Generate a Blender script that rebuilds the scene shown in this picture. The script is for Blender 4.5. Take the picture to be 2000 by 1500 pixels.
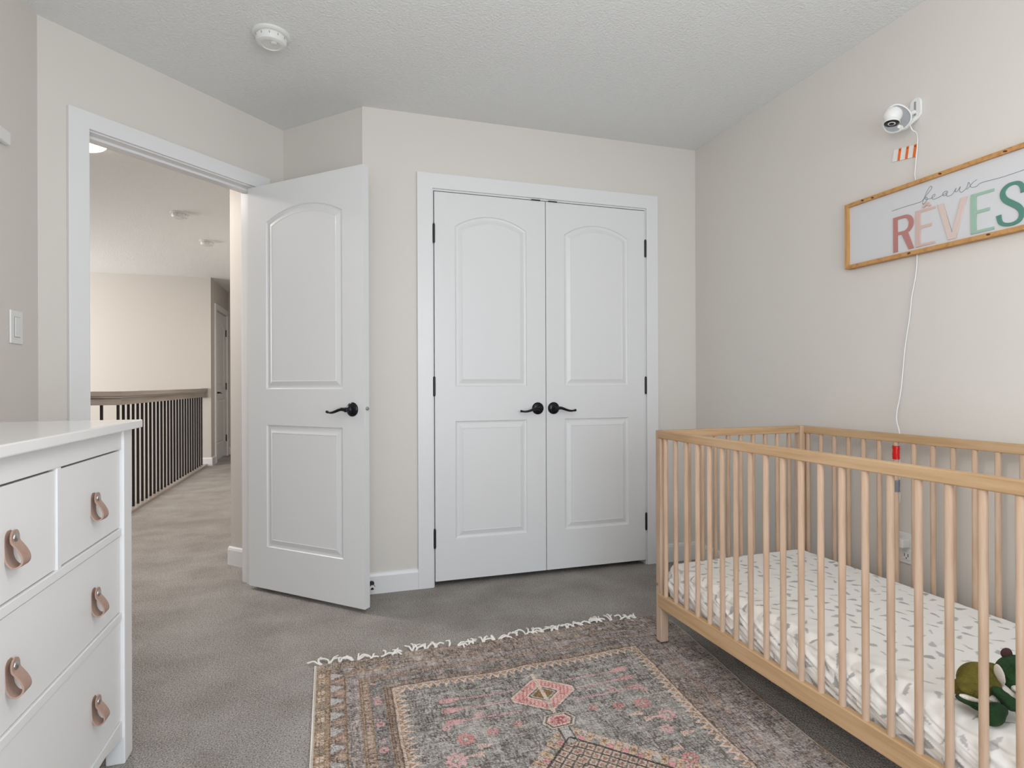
import bpy, bmesh, math, random
import numpy as np
from mathutils import Vector, Matrix
from mathutils.geometry import tessellate_polygon
random.seed(7)
rng = np.random.default_rng(11)
for o in list(bpy.data.objects):
    bpy.data.objects.remove(o)
SC = bpy.context.scene
COL = SC.collection
R = math.radians
PI = math.pi
S2 = math.sqrt(.5)

# ------------------------------------------------------------------ camera
YAW, ROLL, H = R(17.0), R(-0.21), 1.051
Fv = Vector((math.sin(YAW), math.cos(YAW), 0))
Rv = Vector((math.cos(YAW), -math.sin(YAW), 0)) * math.cos(ROLL) + Vector((0, 0, 1)) * math.sin(ROLL)
Uv = Rv.cross(Fv)
cd = bpy.data.cameras.new('camera')
cam = bpy.data.objects.new('camera', cd)
COL.objects.link(cam)
M = Matrix((Rv, Uv, -Fv)).transposed().to_4x4()
M.translation = Vector((0, 0, H))
cam.matrix_world = M
cd.sensor_width = 36
cd.lens = 1120 / 2000 * 36
cd.shift_y = -1 / 2000
cd.clip_start = .05
SC.camera = cam
# ------------------------------------------------------------------ world, lights, exposure
W = bpy.data.worlds.new('world')
SC.world = W
W.use_nodes = True
W.node_tree.nodes['Background'].inputs[0].default_value = (.83, .91, 1, 1)
W.node_tree.nodes['Background'].inputs[1].default_value = 1.6


def area(name, loc, direction, sx, sy, power, color):
    l = bpy.data.lights.new(name, 'AREA')
    l.shape = 'RECTANGLE'
    l.size, l.size_y, l.energy, l.color = sx, sy, power, color
    o = bpy.data.objects.new(name, l)
    COL.objects.link(o)
    o.location = loc
    o.rotation_euler = Vector(direction).to_track_quat('-Z', 'Y').to_euler()
    return o


# daylight entering by the bedroom window (in the wall behind the camera)
area('window_daylight', (.45, -1.04, 1.14), (0, 1, .0), 2.1, 1.4, 38, (.81, .90, 1))
# unseen point fill overhead, added to even out light on the bedroom walls
pl = bpy.data.lights.new('bedroom_fill_light', 'POINT')
pl.energy, pl.color, pl.shadow_soft_size = 26, (1, .955, .91), .3
plo = bpy.data.objects.new('bedroom_fill_light', pl)
COL.objects.link(plo)
plo.location = (.4, .55, 1.8)
# the stair hall's window and its ceiling lamp
area('stair_window_daylight', (-4.86, 6.7, 1.5), (1, 0, -.05), 2.4, 2.2, 118, (1, .985, .97))
area('hall_lamp_light', (-1.405, 3.785, 2.37), (0, 0, -1), .28, .28, 25, (1, .93, .88))
area('landing_fill_light', (-1.0, 6.2, 2.37), (0, 0, -1), .3, .3, 17, (1, .93, .88))  # fill added to brighten the landing, no fixture hangs here
SC.view_settings.view_transform = 'Standard'
SC.view_settings.look = 'None'
SC.view_settings.gamma = 1
SC.view_settings.use_curve_mapping = False
SC.view_settings.exposure = 0.0


# ------------------------------------------------------------------ materials
def lin(c):
    return tuple(((x / 255) / 12.92 if x / 255 <= .04045 else ((x / 255 + .055) / 1.055) ** 2.4) for x in c) + (1,)


def mat(name, rgb, rough=.5, metal=0, spec=.5, bump=None, mix=None, vcol=None, rand=0, grain=None, emit=0, coat=0):
    """rgb sRGB 0-255; bump=(scale, strength, distance, stretch); mix=(rgb2, scale, lo, hi, detail, stretch)"""
    m = bpy.data.materials.new(name)
    m.use_nodes = True
    nt = m.node_tree
    N, L = nt.nodes, nt.links
    b = N['Principled BSDF']
    b.inputs['Base Color'].default_value = lin(rgb)
    b.inputs['Roughness'].default_value = rough
    b.inputs['Metallic'].default_value = metal
    b.inputs['Specular IOR Level'].default_value = spec
    if coat:
        b.inputs['Coat Weight'].default_value = coat
    tc = N.new('ShaderNodeTexCoord')
    col = None
    if vcol:
        a = N.new('ShaderNodeAttribute')
        a.attribute_name = vcol
        col = a.outputs['Color']

    def noise(scale, detail=3, stretch=(1, 1, 1), rough_=.5):
        mp = N.new('ShaderNodeMapping')
        mp.inputs['Scale'].default_value = stretch
        L.new(tc.outputs['Object'], mp.inputs[0])
        n = N.new('ShaderNodeTexNoise')
        n.inputs['Scale'].default_value = scale
        n.inputs['Detail'].default_value = detail
        n.inputs['Roughness'].default_value = rough_
        L.new(mp.outputs[0], n.inputs['Vector'])
        return n.outputs[0]

    def mixc(fac, a, bcol, mode='MIX'):
        x = N.new('ShaderNodeMix')
        x.data_type = 'RGBA'
        x.blend_type = mode
        if isinstance(fac, (int, float)):
            x.inputs[0].default_value = fac
        else:
            L.new(fac, x.inputs[0])
        if a is None:
            x.inputs[6].default_value = lin(rgb)
        else:
            L.new(a, x.inputs[6])
        if isinstance(bcol, tuple):
            x.inputs[7].default_value = lin(bcol)
        else:
            L.new(bcol, x.inputs[7])
        return x.outputs[2]

    def ramp(fac, lo, hi):
        r = N.new('ShaderNodeMapRange')
        r.inputs[1].default_value = lo
        r.inputs[2].default_value = hi
        L.new(fac, r.inputs[0])
        return r.outputs[0]
    for mx in (mix if isinstance(mix, list) else [mix] if mix else []):
        rgb2, sc, lo, hi, det, st = mx
        col = mixc(ramp(noise(sc, det, st), lo, hi), col, rgb2)
    if rand:
        oi = N.new('ShaderNodeObjectInfo')
        hs = N.new('ShaderNodeHueSaturation')
        r = N.new('ShaderNodeMapRange')
        r.inputs[3].default_value = 1 - rand
        r.inputs[4].default_value = 1 + rand
        L.new(oi.outputs['Random'], r.inputs[0])
        L.new(r.outputs[0], hs.inputs['Value'])
        if col is None:
            hs.inputs['Color'].default_value = lin(rgb)
        else:
            L.new(col, hs.inputs['Color'])
        col = hs.outputs[0]
    if col is not None:
        L.new(col, b.inputs['Base Color'])
    if bump:
        prev = None
        for bp in (bump if isinstance(bump, list) else [bump]):
            sc, strg, dist, st = bp
            bn = N.new('ShaderNodeBump')
            bn.inputs['Strength'].default_value = strg
            bn.inputs['Distance'].default_value = dist
            L.new(noise(sc, 3, st), bn.inputs['Height'])
            if prev:
                L.new(prev, bn.inputs['Normal'])
            prev = bn.outputs[0]
        L.new(prev, b.inputs['Normal'])
    if emit:
        b.inputs['Emission Color'].default_value = lin(rgb)
        b.inputs['Emission Strength'].default_value = emit
    return m


I3 = (1, 1, 1)
WALL = mat('wall_paint', (220, 215, 208), .55, bump=(160, .12, .002, I3))
HALLWALL = mat('hall_wall_paint', (206, 200, 193), .6, bump=(160, .12, .002, I3))
CEIL = mat('ceiling_texture', (232, 233, 232), .8, bump=[(105, .6, .006, I3), (230, .3, .003, I3)])
TRIM = mat('trim_white', (230, 230, 230), .32, bump=(90, .03, .001, I3))
DOORW = mat('door_white', (227, 227, 227), .36, bump=(40, .06, .001, (12, 12, .7)))
DRESS = mat('dresser_white', (238, 238, 238), .34)
DTOP = mat('dresser_top_white', (238, 238, 237), .16, coat=.3)
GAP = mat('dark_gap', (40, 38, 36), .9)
CARPET = mat('carpet', (178, 173, 168), .95, spec=.1,
             mix=[((146, 140, 133), 4.2, .32, .74, 7, (1, 1.1, 1)), ((212, 206, 200), 240, .50, .70, 3, I3),
                  ((86, 80, 75), 220, .49, .72, 3, I3)],
             bump=[(190, 1, .008, I3), (50, .5, .01, I3), (9, .25, .02, I3)])
BEECH = mat('beech_wood', (198, 168, 142), .5, rand=.08,
            mix=[((182, 150, 124), 9, .40, .70, 4, (6, 6, .8)), ((212, 190, 170), 4, .45, .75, 3, (8, 8, .5))],
            bump=(60, .06, .001, (4, 4, .4)))
BEECHX = mat('beech_rail_wood', (192, 160, 123), .5, rand=.04,
             mix=[((174, 138, 98), 7, .42, .72, 4, (6, .5, 9))], bump=(60, .06, .001, (4, .4, 4)))
BEECHY = mat('beech_end_rail_wood', (192, 160, 123), .5, rand=.04,
             mix=[((174, 138, 98), 7, .42, .72, 4, (.5, 6, 9))], bump=(60, .06, .001, (.4, 4, 4)))
PINE = mat('pine_frame', (198, 150, 92), .6, mix=[((170, 118, 64), 9, .45, .75, 4, (6, .6, 6))])
PINEV = mat('pine_frame_upright', (206, 160, 104), .6, mix=[((178, 126, 72), 9, .45, .75, 4, (6, 6, .6))])
KNOT = mat('pine_knot', (92, 52, 26), .6)
BLACK = mat('oil_rubbed_black', (30, 31, 38), .28, metal=.6)
BLKPLAIN = mat('black_paint', (32, 29, 30), .42)
STEEL = mat('steel', (190, 190, 192), .25, metal=1)
LEATH = mat('leather', (176, 148, 134), .6, mix=((162, 130, 115), 30, .4, .7, 3, I3), bump=(300, .2, .0006, I3))
TAUPE = mat('taupe_rail_paint', (168, 158, 150), .3, mix=((146, 135, 126), 5, .4, .7, 4, (1, .3, 6)))
PLASTIC = mat('white_plastic', (232, 232, 230), .35)
PLAST2 = mat('detector_plastic', (226, 226, 223), .45)
LAMPG = mat('lamp_glow', (255, 244, 228), .4, emit=9)
WEAVE = mat('rug_weave', (128, 124, 118), .95, spec=.08, vcol='Col', bump=[(420, .8, .002, (1, 1, 1)), (60, .3, .003, I3)])
FRINGE = mat('rug_fringe', (236, 232, 224), .9)
SHEET = mat('mattress_sheet', (238, 237, 234), .85, spec=.2, vcol='Col', bump=(35, .1, .003, (1, 5, 2)))
BOARD = mat('sign_board', (214, 214, 216), .5)
DKGREY = mat('script_grey', (134, 142, 146), .6)
CROSE = mat('letter_rose', (186, 128, 122), .5)
CPINK = mat('letter_pink', (212, 182, 173), .5)
CBLUSH = mat('letter_blush', (218, 198, 190), .5)
CMINT = mat('letter_mint', (158, 188, 170), .5)
CTEAL = mat('letter_teal', (84, 136, 121), .5)
ORANGE = mat('orange_strip', (232, 112, 34), .5)
GREYP = mat('camera_grey', (150, 151, 153), .4)
LENS = mat('lens_black', (22, 20, 24), .35)
OLIVE = mat('olive_plush', (112, 103, 36), .95, bump=[(260, .8, .003, I3), (38, .8, .012, I3)], mix=((86, 80, 22), 25, .4, .7, 3, I3))
DGREEN = mat('green_plush', (38, 72, 36), .95, bump=[(260, .8, .003, I3), (38, .8, .012, I3)], mix=((26, 54, 26), 30, .4, .7, 3, I3))
WPLUSH = mat('white_plush', (228, 220, 210), .95, bump=(260, .8, .003, I3))
BPLUSH = mat('brown_plush', (74, 46, 44), .95, bump=(260, .8, .003, I3))
LIME = mat('lime_ribbon', (110, 200, 90), .7)
TAPER = mat('red_tape', (205, 22, 18), .18, bump=(70, .6, .004, I3))
TAPEG = mat('grey_tape', (112, 116, 126), .28, bump=(70, .6, .004, I3))


# ------------------------------------------------------------------ mesh helpers
class MB:
    def __init__(s):
        s.v, s.f = [], []

    def add(s, vs, fs):
        n = len(s.v)
        s.v += [tuple(x) for x in vs]
        s.f += [tuple(i + n for i in f) for f in fs]
        return s

    def box(s, x0, x1, y0, y1, z0, z1):
        x0, x1 = sorted((x0, x1)); y0, y1 = sorted((y0, y1)); z0, z1 = sorted((z0, z1))
        return s.add([(x, y, z) for x in (x0, x1) for y in (y0, y1) for z in (z0, z1)],
                     [(0, 1, 3, 2), (4, 6, 7, 5), (0, 4, 5, 1), (2, 3, 7, 6), (0, 2, 6, 4), (1, 5, 7, 3)])

    def tube(s, pts, r, n=10, cap=True):
        """swept tube; r number or list"""
        P = [Vector(p) for p in pts]
        rs = r if isinstance(r, (list, tuple)) else [r] * len(P)
        T = []
        for i in range(len(P)):
            a = P[max(i - 1, 0)]
            b = P[min(i + 1, len(P) - 1)]
            T.append((b - a).normalized())
        up = Vector((0, 0, 1)) if abs(T[0].z) < .9 else Vector((1, 0, 0))
        nrm = (up - T[0] * up.dot(T[0])).normalized()
        vs, fs = [], []
        for i, p in enumerate(P):
            nrm = (nrm - T[i] * nrm.dot(T[i])).normalized()
            bn = T[i].cross(nrm)
            for k in range(n):
                a = 2 * PI * k / n
                vs.append(p + (nrm * math.cos(a) + bn * math.sin(a)) * rs[i])
        for i in range(len(P) - 1):
            for k in range(n):
                k2 = (k + 1) % n
                fs.append((i * n + k, i * n + k2, (i + 1) * n + k2, (i + 1) * n + k))
        if cap:
            fs.append(tuple(range(n - 1, -1, -1)))
            fs.append(tuple((len(P) - 1) * n + k for k in range(n)))
        return s.add(vs, fs)

    def lathe(s, prof, n=32, origin=(0, 0, 0), axis=(0, 0, 1)):
        """prof [(r, h)...] around axis"""
        ax = Vector(axis).normalized()
        u = ax.orthogonal().normalized()
        w = ax.cross(u)
        o = Vector(origin)
        vs, fs = [], []
        for r, h in prof:
            for k in range(n):
                a = 2 * PI * k / n
                vs.append(o + ax * h + (u * math.cos(a) + w * math.sin(a)) * r)
        for i in range(len(prof) - 1):
            for k in range(n):
                k2 = (k + 1) % n
                fs.append((i * n + k, i * n + k2, (i + 1) * n + k2, (i + 1) * n + k))
        if prof[0][0] > 1e-5:
            fs.append(tuple(range(n - 1, -1, -1)))
        if prof[-1][0] > 1e-5:
            fs.append(tuple((len(prof) - 1) * n + k for k in range(n)))
        return s.add(vs, fs)

    def prism(s, poly, z0, z1):
        n = len(poly)
        s.add([(x, y, z0) for x, y in poly] + [(x, y, z1) for x, y in poly],
              [tuple(range(n - 1, -1, -1)), tuple(range(n, 2 * n))] + [(i, (i + 1) % n, (i + 1) % n + n, i + n) for i in range(n)])
        return s

    def build(s, name, m, parent=None, M=None, bevel=0, smooth=0, seg=2, **props):
        me = bpy.data.meshes.new(name)
        vs = s.v if M is None else [tuple(M @ Vector(v)) for v in s.v]
        me.from_pydata(vs, [], s.f)
        me.validate()
        bm = bmesh.new()
        bm.from_mesh(me)
        bmesh.ops.recalc_face_normals(bm, faces=bm.faces)
        bm.to_mesh(me)
        bm.free()
        me.materials.append(m)
        if smooth:
            me.shade_smooth()
            me.set_sharp_from_angle(angle=R(smooth))
        o = bpy.data.objects.new(name, me)
        COL.objects.link(o)
        if parent:
            o.parent = parent
            o.matrix_parent_inverse = Matrix()
        if bevel:
            b = o.modifiers.new('bevel', 'BEVEL')
            b.width, b.segments, b.limit_method = bevel, seg, 'ANGLE'
            b.angle_limit = R(40)
            b.harden_normals = False
        for k, v in props.items():
            o[k] = v
        return o


def thing(name, loc=(0, 0, 0), rz=0, label=None, category=None, group=None, kind=None):
    o = bpy.data.objects.new(name, None)
    o.empty_display_size = .05
    COL.objects.link(o)
    o.location = loc
    o.rotation_euler = (0, 0, rz)
    tag(o, label, category, group, kind)
    return o


def tag(o, label=None, category=None, group=None, kind=None):
    if label: o['label'] = label
    if category: o['category'] = category
    if group: o['group'] = group
    if kind: o['kind'] = kind
    return o


def boxo(name, m, x0, x1, y0, y1, z0, z1, parent=None, bevel=0, **p):
    return MB().box(x0, x1, y0, y1, z0, z1).build(name, m, parent, bevel=bevel, **p)


ST = dict(kind='structure')
CH = 2.44
# local frame of the 45 degree door wall: x along wall, y outward (towards the hall), z up
MD = Matrix(((S2, -S2, 0, -1.069), (S2, S2, 0, 2.573), (0, 0, 1, 0), (0, 0, 0, 1)))

# ------------------------------------------------------------------ shell
FY0 = -1.1
STW_X, STW_Y0, STW_Y1 = -1.70, 5.25, 8.26       # stairwell hole
mb = MB()
mb.box(-5.0, 2.2, FY0 - .1, STW_Y0, -.12, 0)
mb.box(STW_X + .01, 2.2, STW_Y0, 9.7, -.12, 0)
fl = mb.build('floor', CARPET, **ST)
tag(fl, 'grey beige cut pile carpet of the bedroom and the landing')
MB().box(-5.1, 2.2, FY0 - .1, 9.7, CH, CH + .1).build('ceiling', CEIL, label='pale grey knockdown textured ceiling', **ST)
MB().box(-1.19, -1.069, FY0, 2.573, 0, CH).build('wall_left', WALL, label='short left wall behind the white chest of drawers', **ST)
T = .12
mb = MB()
DL, DR, DH = .162, .955, 2.068
mb.box(0, DL - .02, 0, T, 0, CH)
mb.box(DR + .02, 1.123, 0, T, 0, CH)
mb.box(DL - .02, DR + .02, 0, T, DH + .02, CH)
mb.build('wall_door', WALL, M=MD, label='angled wall holding the open bedroom doorway', **ST)
MB().box(1.123, 1.21, -.575, .0, 0, CH).box(1.136, 1.21, 0, .445, 0, CH).build(
    'wall_jog', WALL, M=MD, label='narrow wall return behind the open bedroom door', **ST)
mb = MB()
CL, CR, CHD = .483, 1.710, 2.052
mb.box(.126, CL - .02, 2.96, 3.06, 0, CH)
mb.box(CR + .02, 2.17, 2.96, 3.06, 0, CH)
mb.box(CL - .02, CR + .02, 2.96, 3.06, CHD + .02, CH)
mb.build('wall_closet', WALL, label='wall around the double closet doors', **ST)
MB().box(2.055, 2.17, FY0, 2.96, 0, CH).build('wall_right', WALL, label='right wall behind the crib', **ST)
WX0, WX1, WZ0, WZ1 = -.62, 1.52, .42, 1.86
mb = MB()
mb.box(-1.19, WX0, FY0 - .12, FY0, 0, CH)
mb.box(WX1, 2.17, FY0 - .12, FY0, 0, CH)
mb.box(WX0, WX1, FY0 - .12, FY0, 0, WZ0)
mb.box(WX0, WX1, FY0 - .12, FY0, WZ1, CH)
mb.build('wall_window', WALL, label='wall with the window behind the viewer', **ST)
mb = MB()
mb.box(WX0 - .07, WX0, FY0, FY0 + .015, WZ0 - .07, WZ1 + .07)
mb.box(WX1, WX1 + .07, FY0, FY0 + .015, WZ0 - .07, WZ1 + .07)
mb.box(WX0, WX1, FY0, FY0 + .015, WZ1, WZ1 + .07)
mb.box(WX0, WX1, FY0, FY0 + .015, WZ0 - .07, WZ0)
mb.box(WX0, WX0 + .04, FY0 - .1, FY0 - .06, WZ0, WZ1)
mb.box(WX1 - .04, WX1, FY0 - .1, FY0 - .06, WZ0, WZ1)
mb.box(WX0 + .04, WX1 - .04, FY0 - .1, FY0 - .06, WZ0, WZ0 + .04)
mb.box(WX0 + .04, WX1 - .04, FY0 - .1, FY0 - .06, WZ1 - .04, WZ1)
mb.box(.43, .47, FY0 - .1, FY0 - .06, WZ0 + .04, WZ1 - .04)
mb.build('window_1', TRIM, label='white framed bedroom window behind the viewer', **ST)
# closet interior and far shell
mb = MB()
mb.box(.3, 1.9, 3.55, 3.6, 0, CH).box(.3, .35, 3.06, 3.55, 0, CH).box(1.85, 1.9, 3.06, 3.55, 0, CH)
mb.build('wall_closet_inside', GAP, **ST)
# hall
HX, HY = -1.56, 8.26
MB().box(-5.0, HX, HY, HY + .1, -2.7, CH).build('wall_stair_far', HALLWALL, label='warm lit far wall of the stairwell', **ST)
mb = MB()
D4a, D4b, D4h = 8.565, 9.35, 2.06
mb.box(HX - .1, HX, HY + .1, D4a, 0, CH).box(HX - .1, HX, D4b, 9.6, 0, CH).box(HX - .1, HX, D4a, D4b, D4h, CH)
mb.build('wall_hall_left', HALLWALL, label='narrow hall wall holding the far white door', **ST)
MB().box(-1.8, .4, 9.52, 9.62, 0, CH).build('wall_hall_end', HALLWALL, label='end wall of the hallway', **ST)
MB().box(-.4, -.3, 3.95, 9.6, 0, CH).build('wall_hall_right', HALLWALL, **ST)
MB().box(-5.1, -5.0, 1.0, HY + .1, -2.7, CH).build('wall_stair_left', HALLWALL, **ST)
MB().box(-5.1, -1.19, .95, 1.0, 0, CH).build('wall_hall_near', HALLWALL, **ST)
mb = MB()
mb.box(STW_X - .02, STW_X, STW_Y0, HY, -2.7, -.12).box(-5.0, STW_X, STW_Y0 - .02, STW_Y0, -2.7, -.12).box(-5.0, STW_X, STW_Y0, HY, -2.75, -2.7)
mb.build('wall_stairwell_lower', HALLWALL, **ST)
MB().box(-2.2, -1.67, 9.9, 10.0, 0, CH).build('wall_hall_room', GAP, **ST)
# a skin of warm hall paint on the hall side of the door wall return
MB().box(1.126, 1.136, T, .445, 0, CH).box(1.126, 1.21, .445, .455, 0, CH).build(
    'wall_hall_return', HALLWALL, M=MD, label='cream hall wall edge beside the door jamb', **ST)


# baseboards: profile with eased top, height .105
def baseboard(name, L, M, label=None, h=.105, d=.014, m=TRIM):
    prof = [(0, 0), (-d, 0), (-d, h - .018), (-d + .004, h - .006), (-.005, h), (0, h)]
    n = len(prof)
    mb = MB()
    vs = [(0, y, z) for y, z in prof] + [(L, y, z) for y, z in prof]
    mb.add(vs, [tuple(range(n)), tuple(range(2 * n - 1, n - 1, -1))] + [(i, i + n, (i + 1) % n + n, (i + 1) % n) for i in range(n)])
    o = mb.build(name, m, M=M, **ST)
    if label: o['label'] = label
    return o


def frame(px, py, ang):
    """x along direction ang, +y into the wall"""
    return Matrix.Translation((px, py, 0)) @ Matrix.Rotation(ang, 4, 'Z')


baseboard('baseboard_closet_left', .396 - .126, frame(.126, 2.96, 0))
baseboard('baseboard_closet_right', 2.055 - 1.792, frame(1.792, 2.96, 0))
baseboard('baseboard_right', 2.96 - FY0, frame(2.055, 2.96, -PI / 2))
baseboard('baseboard_left', 2.573 - FY0, frame(-1.069, FY0, PI / 2))
baseboard('baseboard_door_left', .094, MD)
baseboard('baseboard_door_right', 1.123 - 1.023, MD @ Matrix.Translation((1.023, 0, 0)))
baseboard('baseboard_jog', .575, MD @ Matrix.Translation((1.123, 0, 0)) @ Matrix.Rotation(-PI / 2, 4, 'Z'))
baseboard('baseboard_hall_return', .455 - T + .012, MD @ Matrix.Translation((1.126, .455 + .012, 0)) @ Matrix.Rotation(-PI / 2, 4, 'Z'))
baseboard('baseboard_hall_end', 1.1, frame(HX, 9.52, 0))
baseboard('baseboard_hall_corner', D4a - .08 - HY, frame(HX, HY, PI / 2))
baseboard('baseboard_stair_far', HX + .014 - STW_X, frame(STW_X, HY, 0))


# door casings / jambs -------------------------------------------------
def casing(name, a0, a1, b0, b1, top_in, top_out, M, label, y0=0, y1=-.018):
    """flat casing: legs a0..a1 and b0..b1 with mitred head"""
    mb = MB()
    poly = [(a0, 0), (a0, top_out), (b1, top_out), (b1, 0), (b0, 0), (b0, top_in), (a1, top_in), (a1, 0)]
    n = len(poly)
    vs = [(x, y0, z) for x, z in poly] + [(x, y1, z) for x, z in poly]
    fs = []
    for q in ((0, 1, 6, 7), (1, 2, 5, 6), (2, 3, 4, 5)):
        fs.append(q)
        fs.append(tuple(i + n for i in reversed(q)))
    fs += [(i, (i + 1) % n, (i + 1) % n + n, i + n) for i in range(n)]
    mb.add(vs, fs)
    return mb.build(name, TRIM, M=M, bevel=.002, label=label, **ST)


casing('trim_1', .094, .167, .958, 1.023, 2.073, 2.141, MD, 'white casing around the open bedroom doorway')
casing('trim_2', .396, .475, 1.717, 1.792, 2.060, 2.138, Matrix.Translation((0, 2.96, 0)), 'white casing around the double closet doors')
# hall side casing
casing('trim_3', .094, .158, .960, 1.032, 2.073, 2.141, MD @ Matrix.Translation((0, T, 0)), 'hall side casing of the bedroom doorway', 0, .015)
# jambs with stops
mb = MB()
mb.box(DL - .02, DL, -.002, T + .002, 0, DH).box(DR, DR + .02, -.002, T + .002, 0, DH).box(DL - .02, DR + .02, -.002, T + .002, DH, DH + .02)
mb.box(DL, DL + .012, .038, .075, 0, DH).box(DR - .012, DR, .038, .075, 0, DH).box(DL + .012, DR - .012, .038, .075, DH - .012, DH)
mb.build('trim_4', TRIM, M=MD, bevel=.0015, label='white jamb and stop inside the bedroom doorway', **ST)
mb = MB()
mb.box(CL - .02, CL - .002, 2.955, 3.06, 0, CHD).box(CR + .002, CR + .02, 2.955, 3.06, 0, CHD).box(CL - .02, CR + .02, 2.955, 3.06, CHD, CHD + .02)
mb.build('trim_5', TRIM, label='white jamb of the closet opening', **ST)
mb = MB()
mb.box(0, .075, -.018, 0, 0, 2.09).build
M4 = frame(HX, 0, PI / 2)
casing('trim_6', D4a - .08, D4a - .005, D4b + .005, D4b + .08, D4h + .005, D4h + .08, M4, 'white casing around the far hall door')


# ------------------------------------------------------------------ doors
def arch(x0, x1, z0, zs, za, d, n=24, ns=10):
    """closed outline of an arch topped panel inset by d; constant point count"""
    cx = (x0 + x1) / 2
    hw = (x1 - x0) / 2
    if za > zs + 1e-6:
        rise = za - zs
        Rr = (hw * hw + rise * rise) / (2 * rise)
        cz = za - Rr
        r = Rr - d
        hwi = hw - d
        a = math.asin(min(1, hwi / r))
        zsp = cz + r * math.cos(a)
        top = [(cx + r * math.sin(t), cz + r * math.cos(t)) for t in np.linspace(a, -a, n)]
    else:
        zsp = za - d
        top = [(x, zsp) for x in np.linspace(x1 - d, x0 + d, n)]
    right = [(x1 - d, z) for z in np.linspace(z0 + d, zsp, ns)][:-1]
    left = [(x0 + d, z) for z in np.linspace(zsp, z0 + d, ns)][1:-1]
    bot = [(x, z0 + d) for x in np.linspace(x0 + d, x1 - d, ns)][:-1]
    return bot + right + top + left


def door_leaf(name, Wd, Hd, th, stile, M, label=None, both=False):
    """leaf: x 0..Wd, front at y=0 facing -y, body to +y"""
    panels = [(stile, Wd - stile, 1.008, 1.846, 1.908), (stile, Wd - stile, .213, .827, .827)]
    mb = MB()
    sides = [(0, 1)] + ([(th, -1)] if both else [])
    for y, s in sides:
        outer = [(0, 0), (Wd, 0), (Wd, Hd), (0, Hd)]
        loops = [outer] + [arch(*p, 0) for p in panels]
        pts = [p for l in loops for p in l]
        tris = tessellate_polygon([[Vector((x, z, 0)) for x, z in l] for l in loops])
        mb.add([(x, y, z) for x, z in pts], [tuple(t) for t in tris])
    if not both:
        mb.add([(0, th, 0), (Wd, th, 0), (Wd, th, Hd), (0, th, Hd)], [(0, 1, 2, 3)])
    mb.add([(0, 0, 0), (Wd, 0, 0), (Wd, 0, Hd), (0, 0, Hd), (0, th, 0), (Wd, th, 0), (Wd, th, Hd), (0, th, Hd)],
           [(0, 1, 5, 4), (1, 2, 6, 5), (2, 3, 7, 6), (3, 0, 4, 7)])
    bmw = mb
    o = bmw.build(name, DOORW, M=None, **ST)
    o.matrix_world = M
    if label: o['label'] = label
    prof = [(0, 0), (.004, .0055), (.011, .0075), (.017, .0072), (.034, .0015), (.038, .0), (.041, .0012)]
    for y, s in sides:
        for i, p in enumerate(panels):
            mb = MB()
            rings = [arch(*p, d) for d, h in prof]
            n = len(rings[0])
            for k, (d, h) in enumerate(prof):
                mb.add([(x, y + s * h, z) for x, z in rings[k]], [])
            fs = [(k * n + j, k * n + (j + 1) % n, (k + 1) * n + (j + 1) % n, (k + 1) * n + j)
                  for k in range(len(prof) - 1) for j in range(n)]
            fs.append(tuple((len(prof) - 1) * n + j for j in range(n)))
            mb.add([], [])
            mb.f += fs
            mb.build('panel', DOORW, parent=o)
    return o


def lever(parent, x, z, sgn, y=0, droop=.018, o=-1):
    """handle as child meshes: rose and curved lever; sgn = direction of the lever along x"""
    mb = MB()
    mb.lathe([(.033, 0), (.033, .004), (.030, .008), (.021, .011), (.014, .013), (.0125, .020), (.0155, .024), (.0155, .028), (.011, .032), (.011, .050), (0.009, .052)],
             28, (x, y, z), (0, o, 0))
    h = mb.build('handle_rose', BLACK, parent=parent, smooth=35)
    t = np.linspace(0, 1, 18)
    pts = [(x + sgn * (-.008 + .122 * a), y + o * (.046 + .006 * math.sin(a * PI)), z + .004 * math.sin(a * PI * .8) - droop * (math.sin(max(0, a - .25) / .75 * PI * .72)) ** 1.3 * 1.0) for a in t]
    rs = [.0095 - .0052 * a + (.002 if a > .92 else 0) for a in t]
    MB().tube(pts, rs, 12).build('lever', BLACK, parent=parent, smooth=60)
    return h


def hinge(parent, x, z, y=0, h=.09):
    mb = MB().lathe([(.0065, 0), (.0065, h)], 12, (x, y, z), (0, 0, 1))
    mb.box(x - .006, x + .006, y - .002, y + .012, z, z + h)
    mb.lathe([(.0045, -.006), (.0065, 0)], 12, (x, y, z), (0, 0, 1))
    mb.lathe([(.0065, 0), (.003, .006)], 12, (x, y, z + h), (0, 0, 1))
    mb.build('hinge', BLKPLAIN, parent=parent, smooth=40)


# bedroom door leaf, standing open at right angles
ang = math.atan2(-.678, .735)
d1 = door_leaf('door_1', .752, 2.037, .035, .128, Matrix.Translation((-.433, 3.212, .02)) @ Matrix.Rotation(ang, 4, 'Z'),
               'open white two panel bedroom door with arched top panel', both=True)
lever(d1, .684, .914, -1)
lever(d1, .684, .914, -1, y=.035, o=1)
MB().lathe([(.0, 0), (.009, 0), (.009, .006), (.0065, .010), (0, .011)], 16, (.752, .0175, .918), (1, 0, 0)).build('latch', STEEL, parent=d1, smooth=40)
for z in (.2, .98, 1.75):
    hinge(d1, -.004, z, .037)
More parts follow.
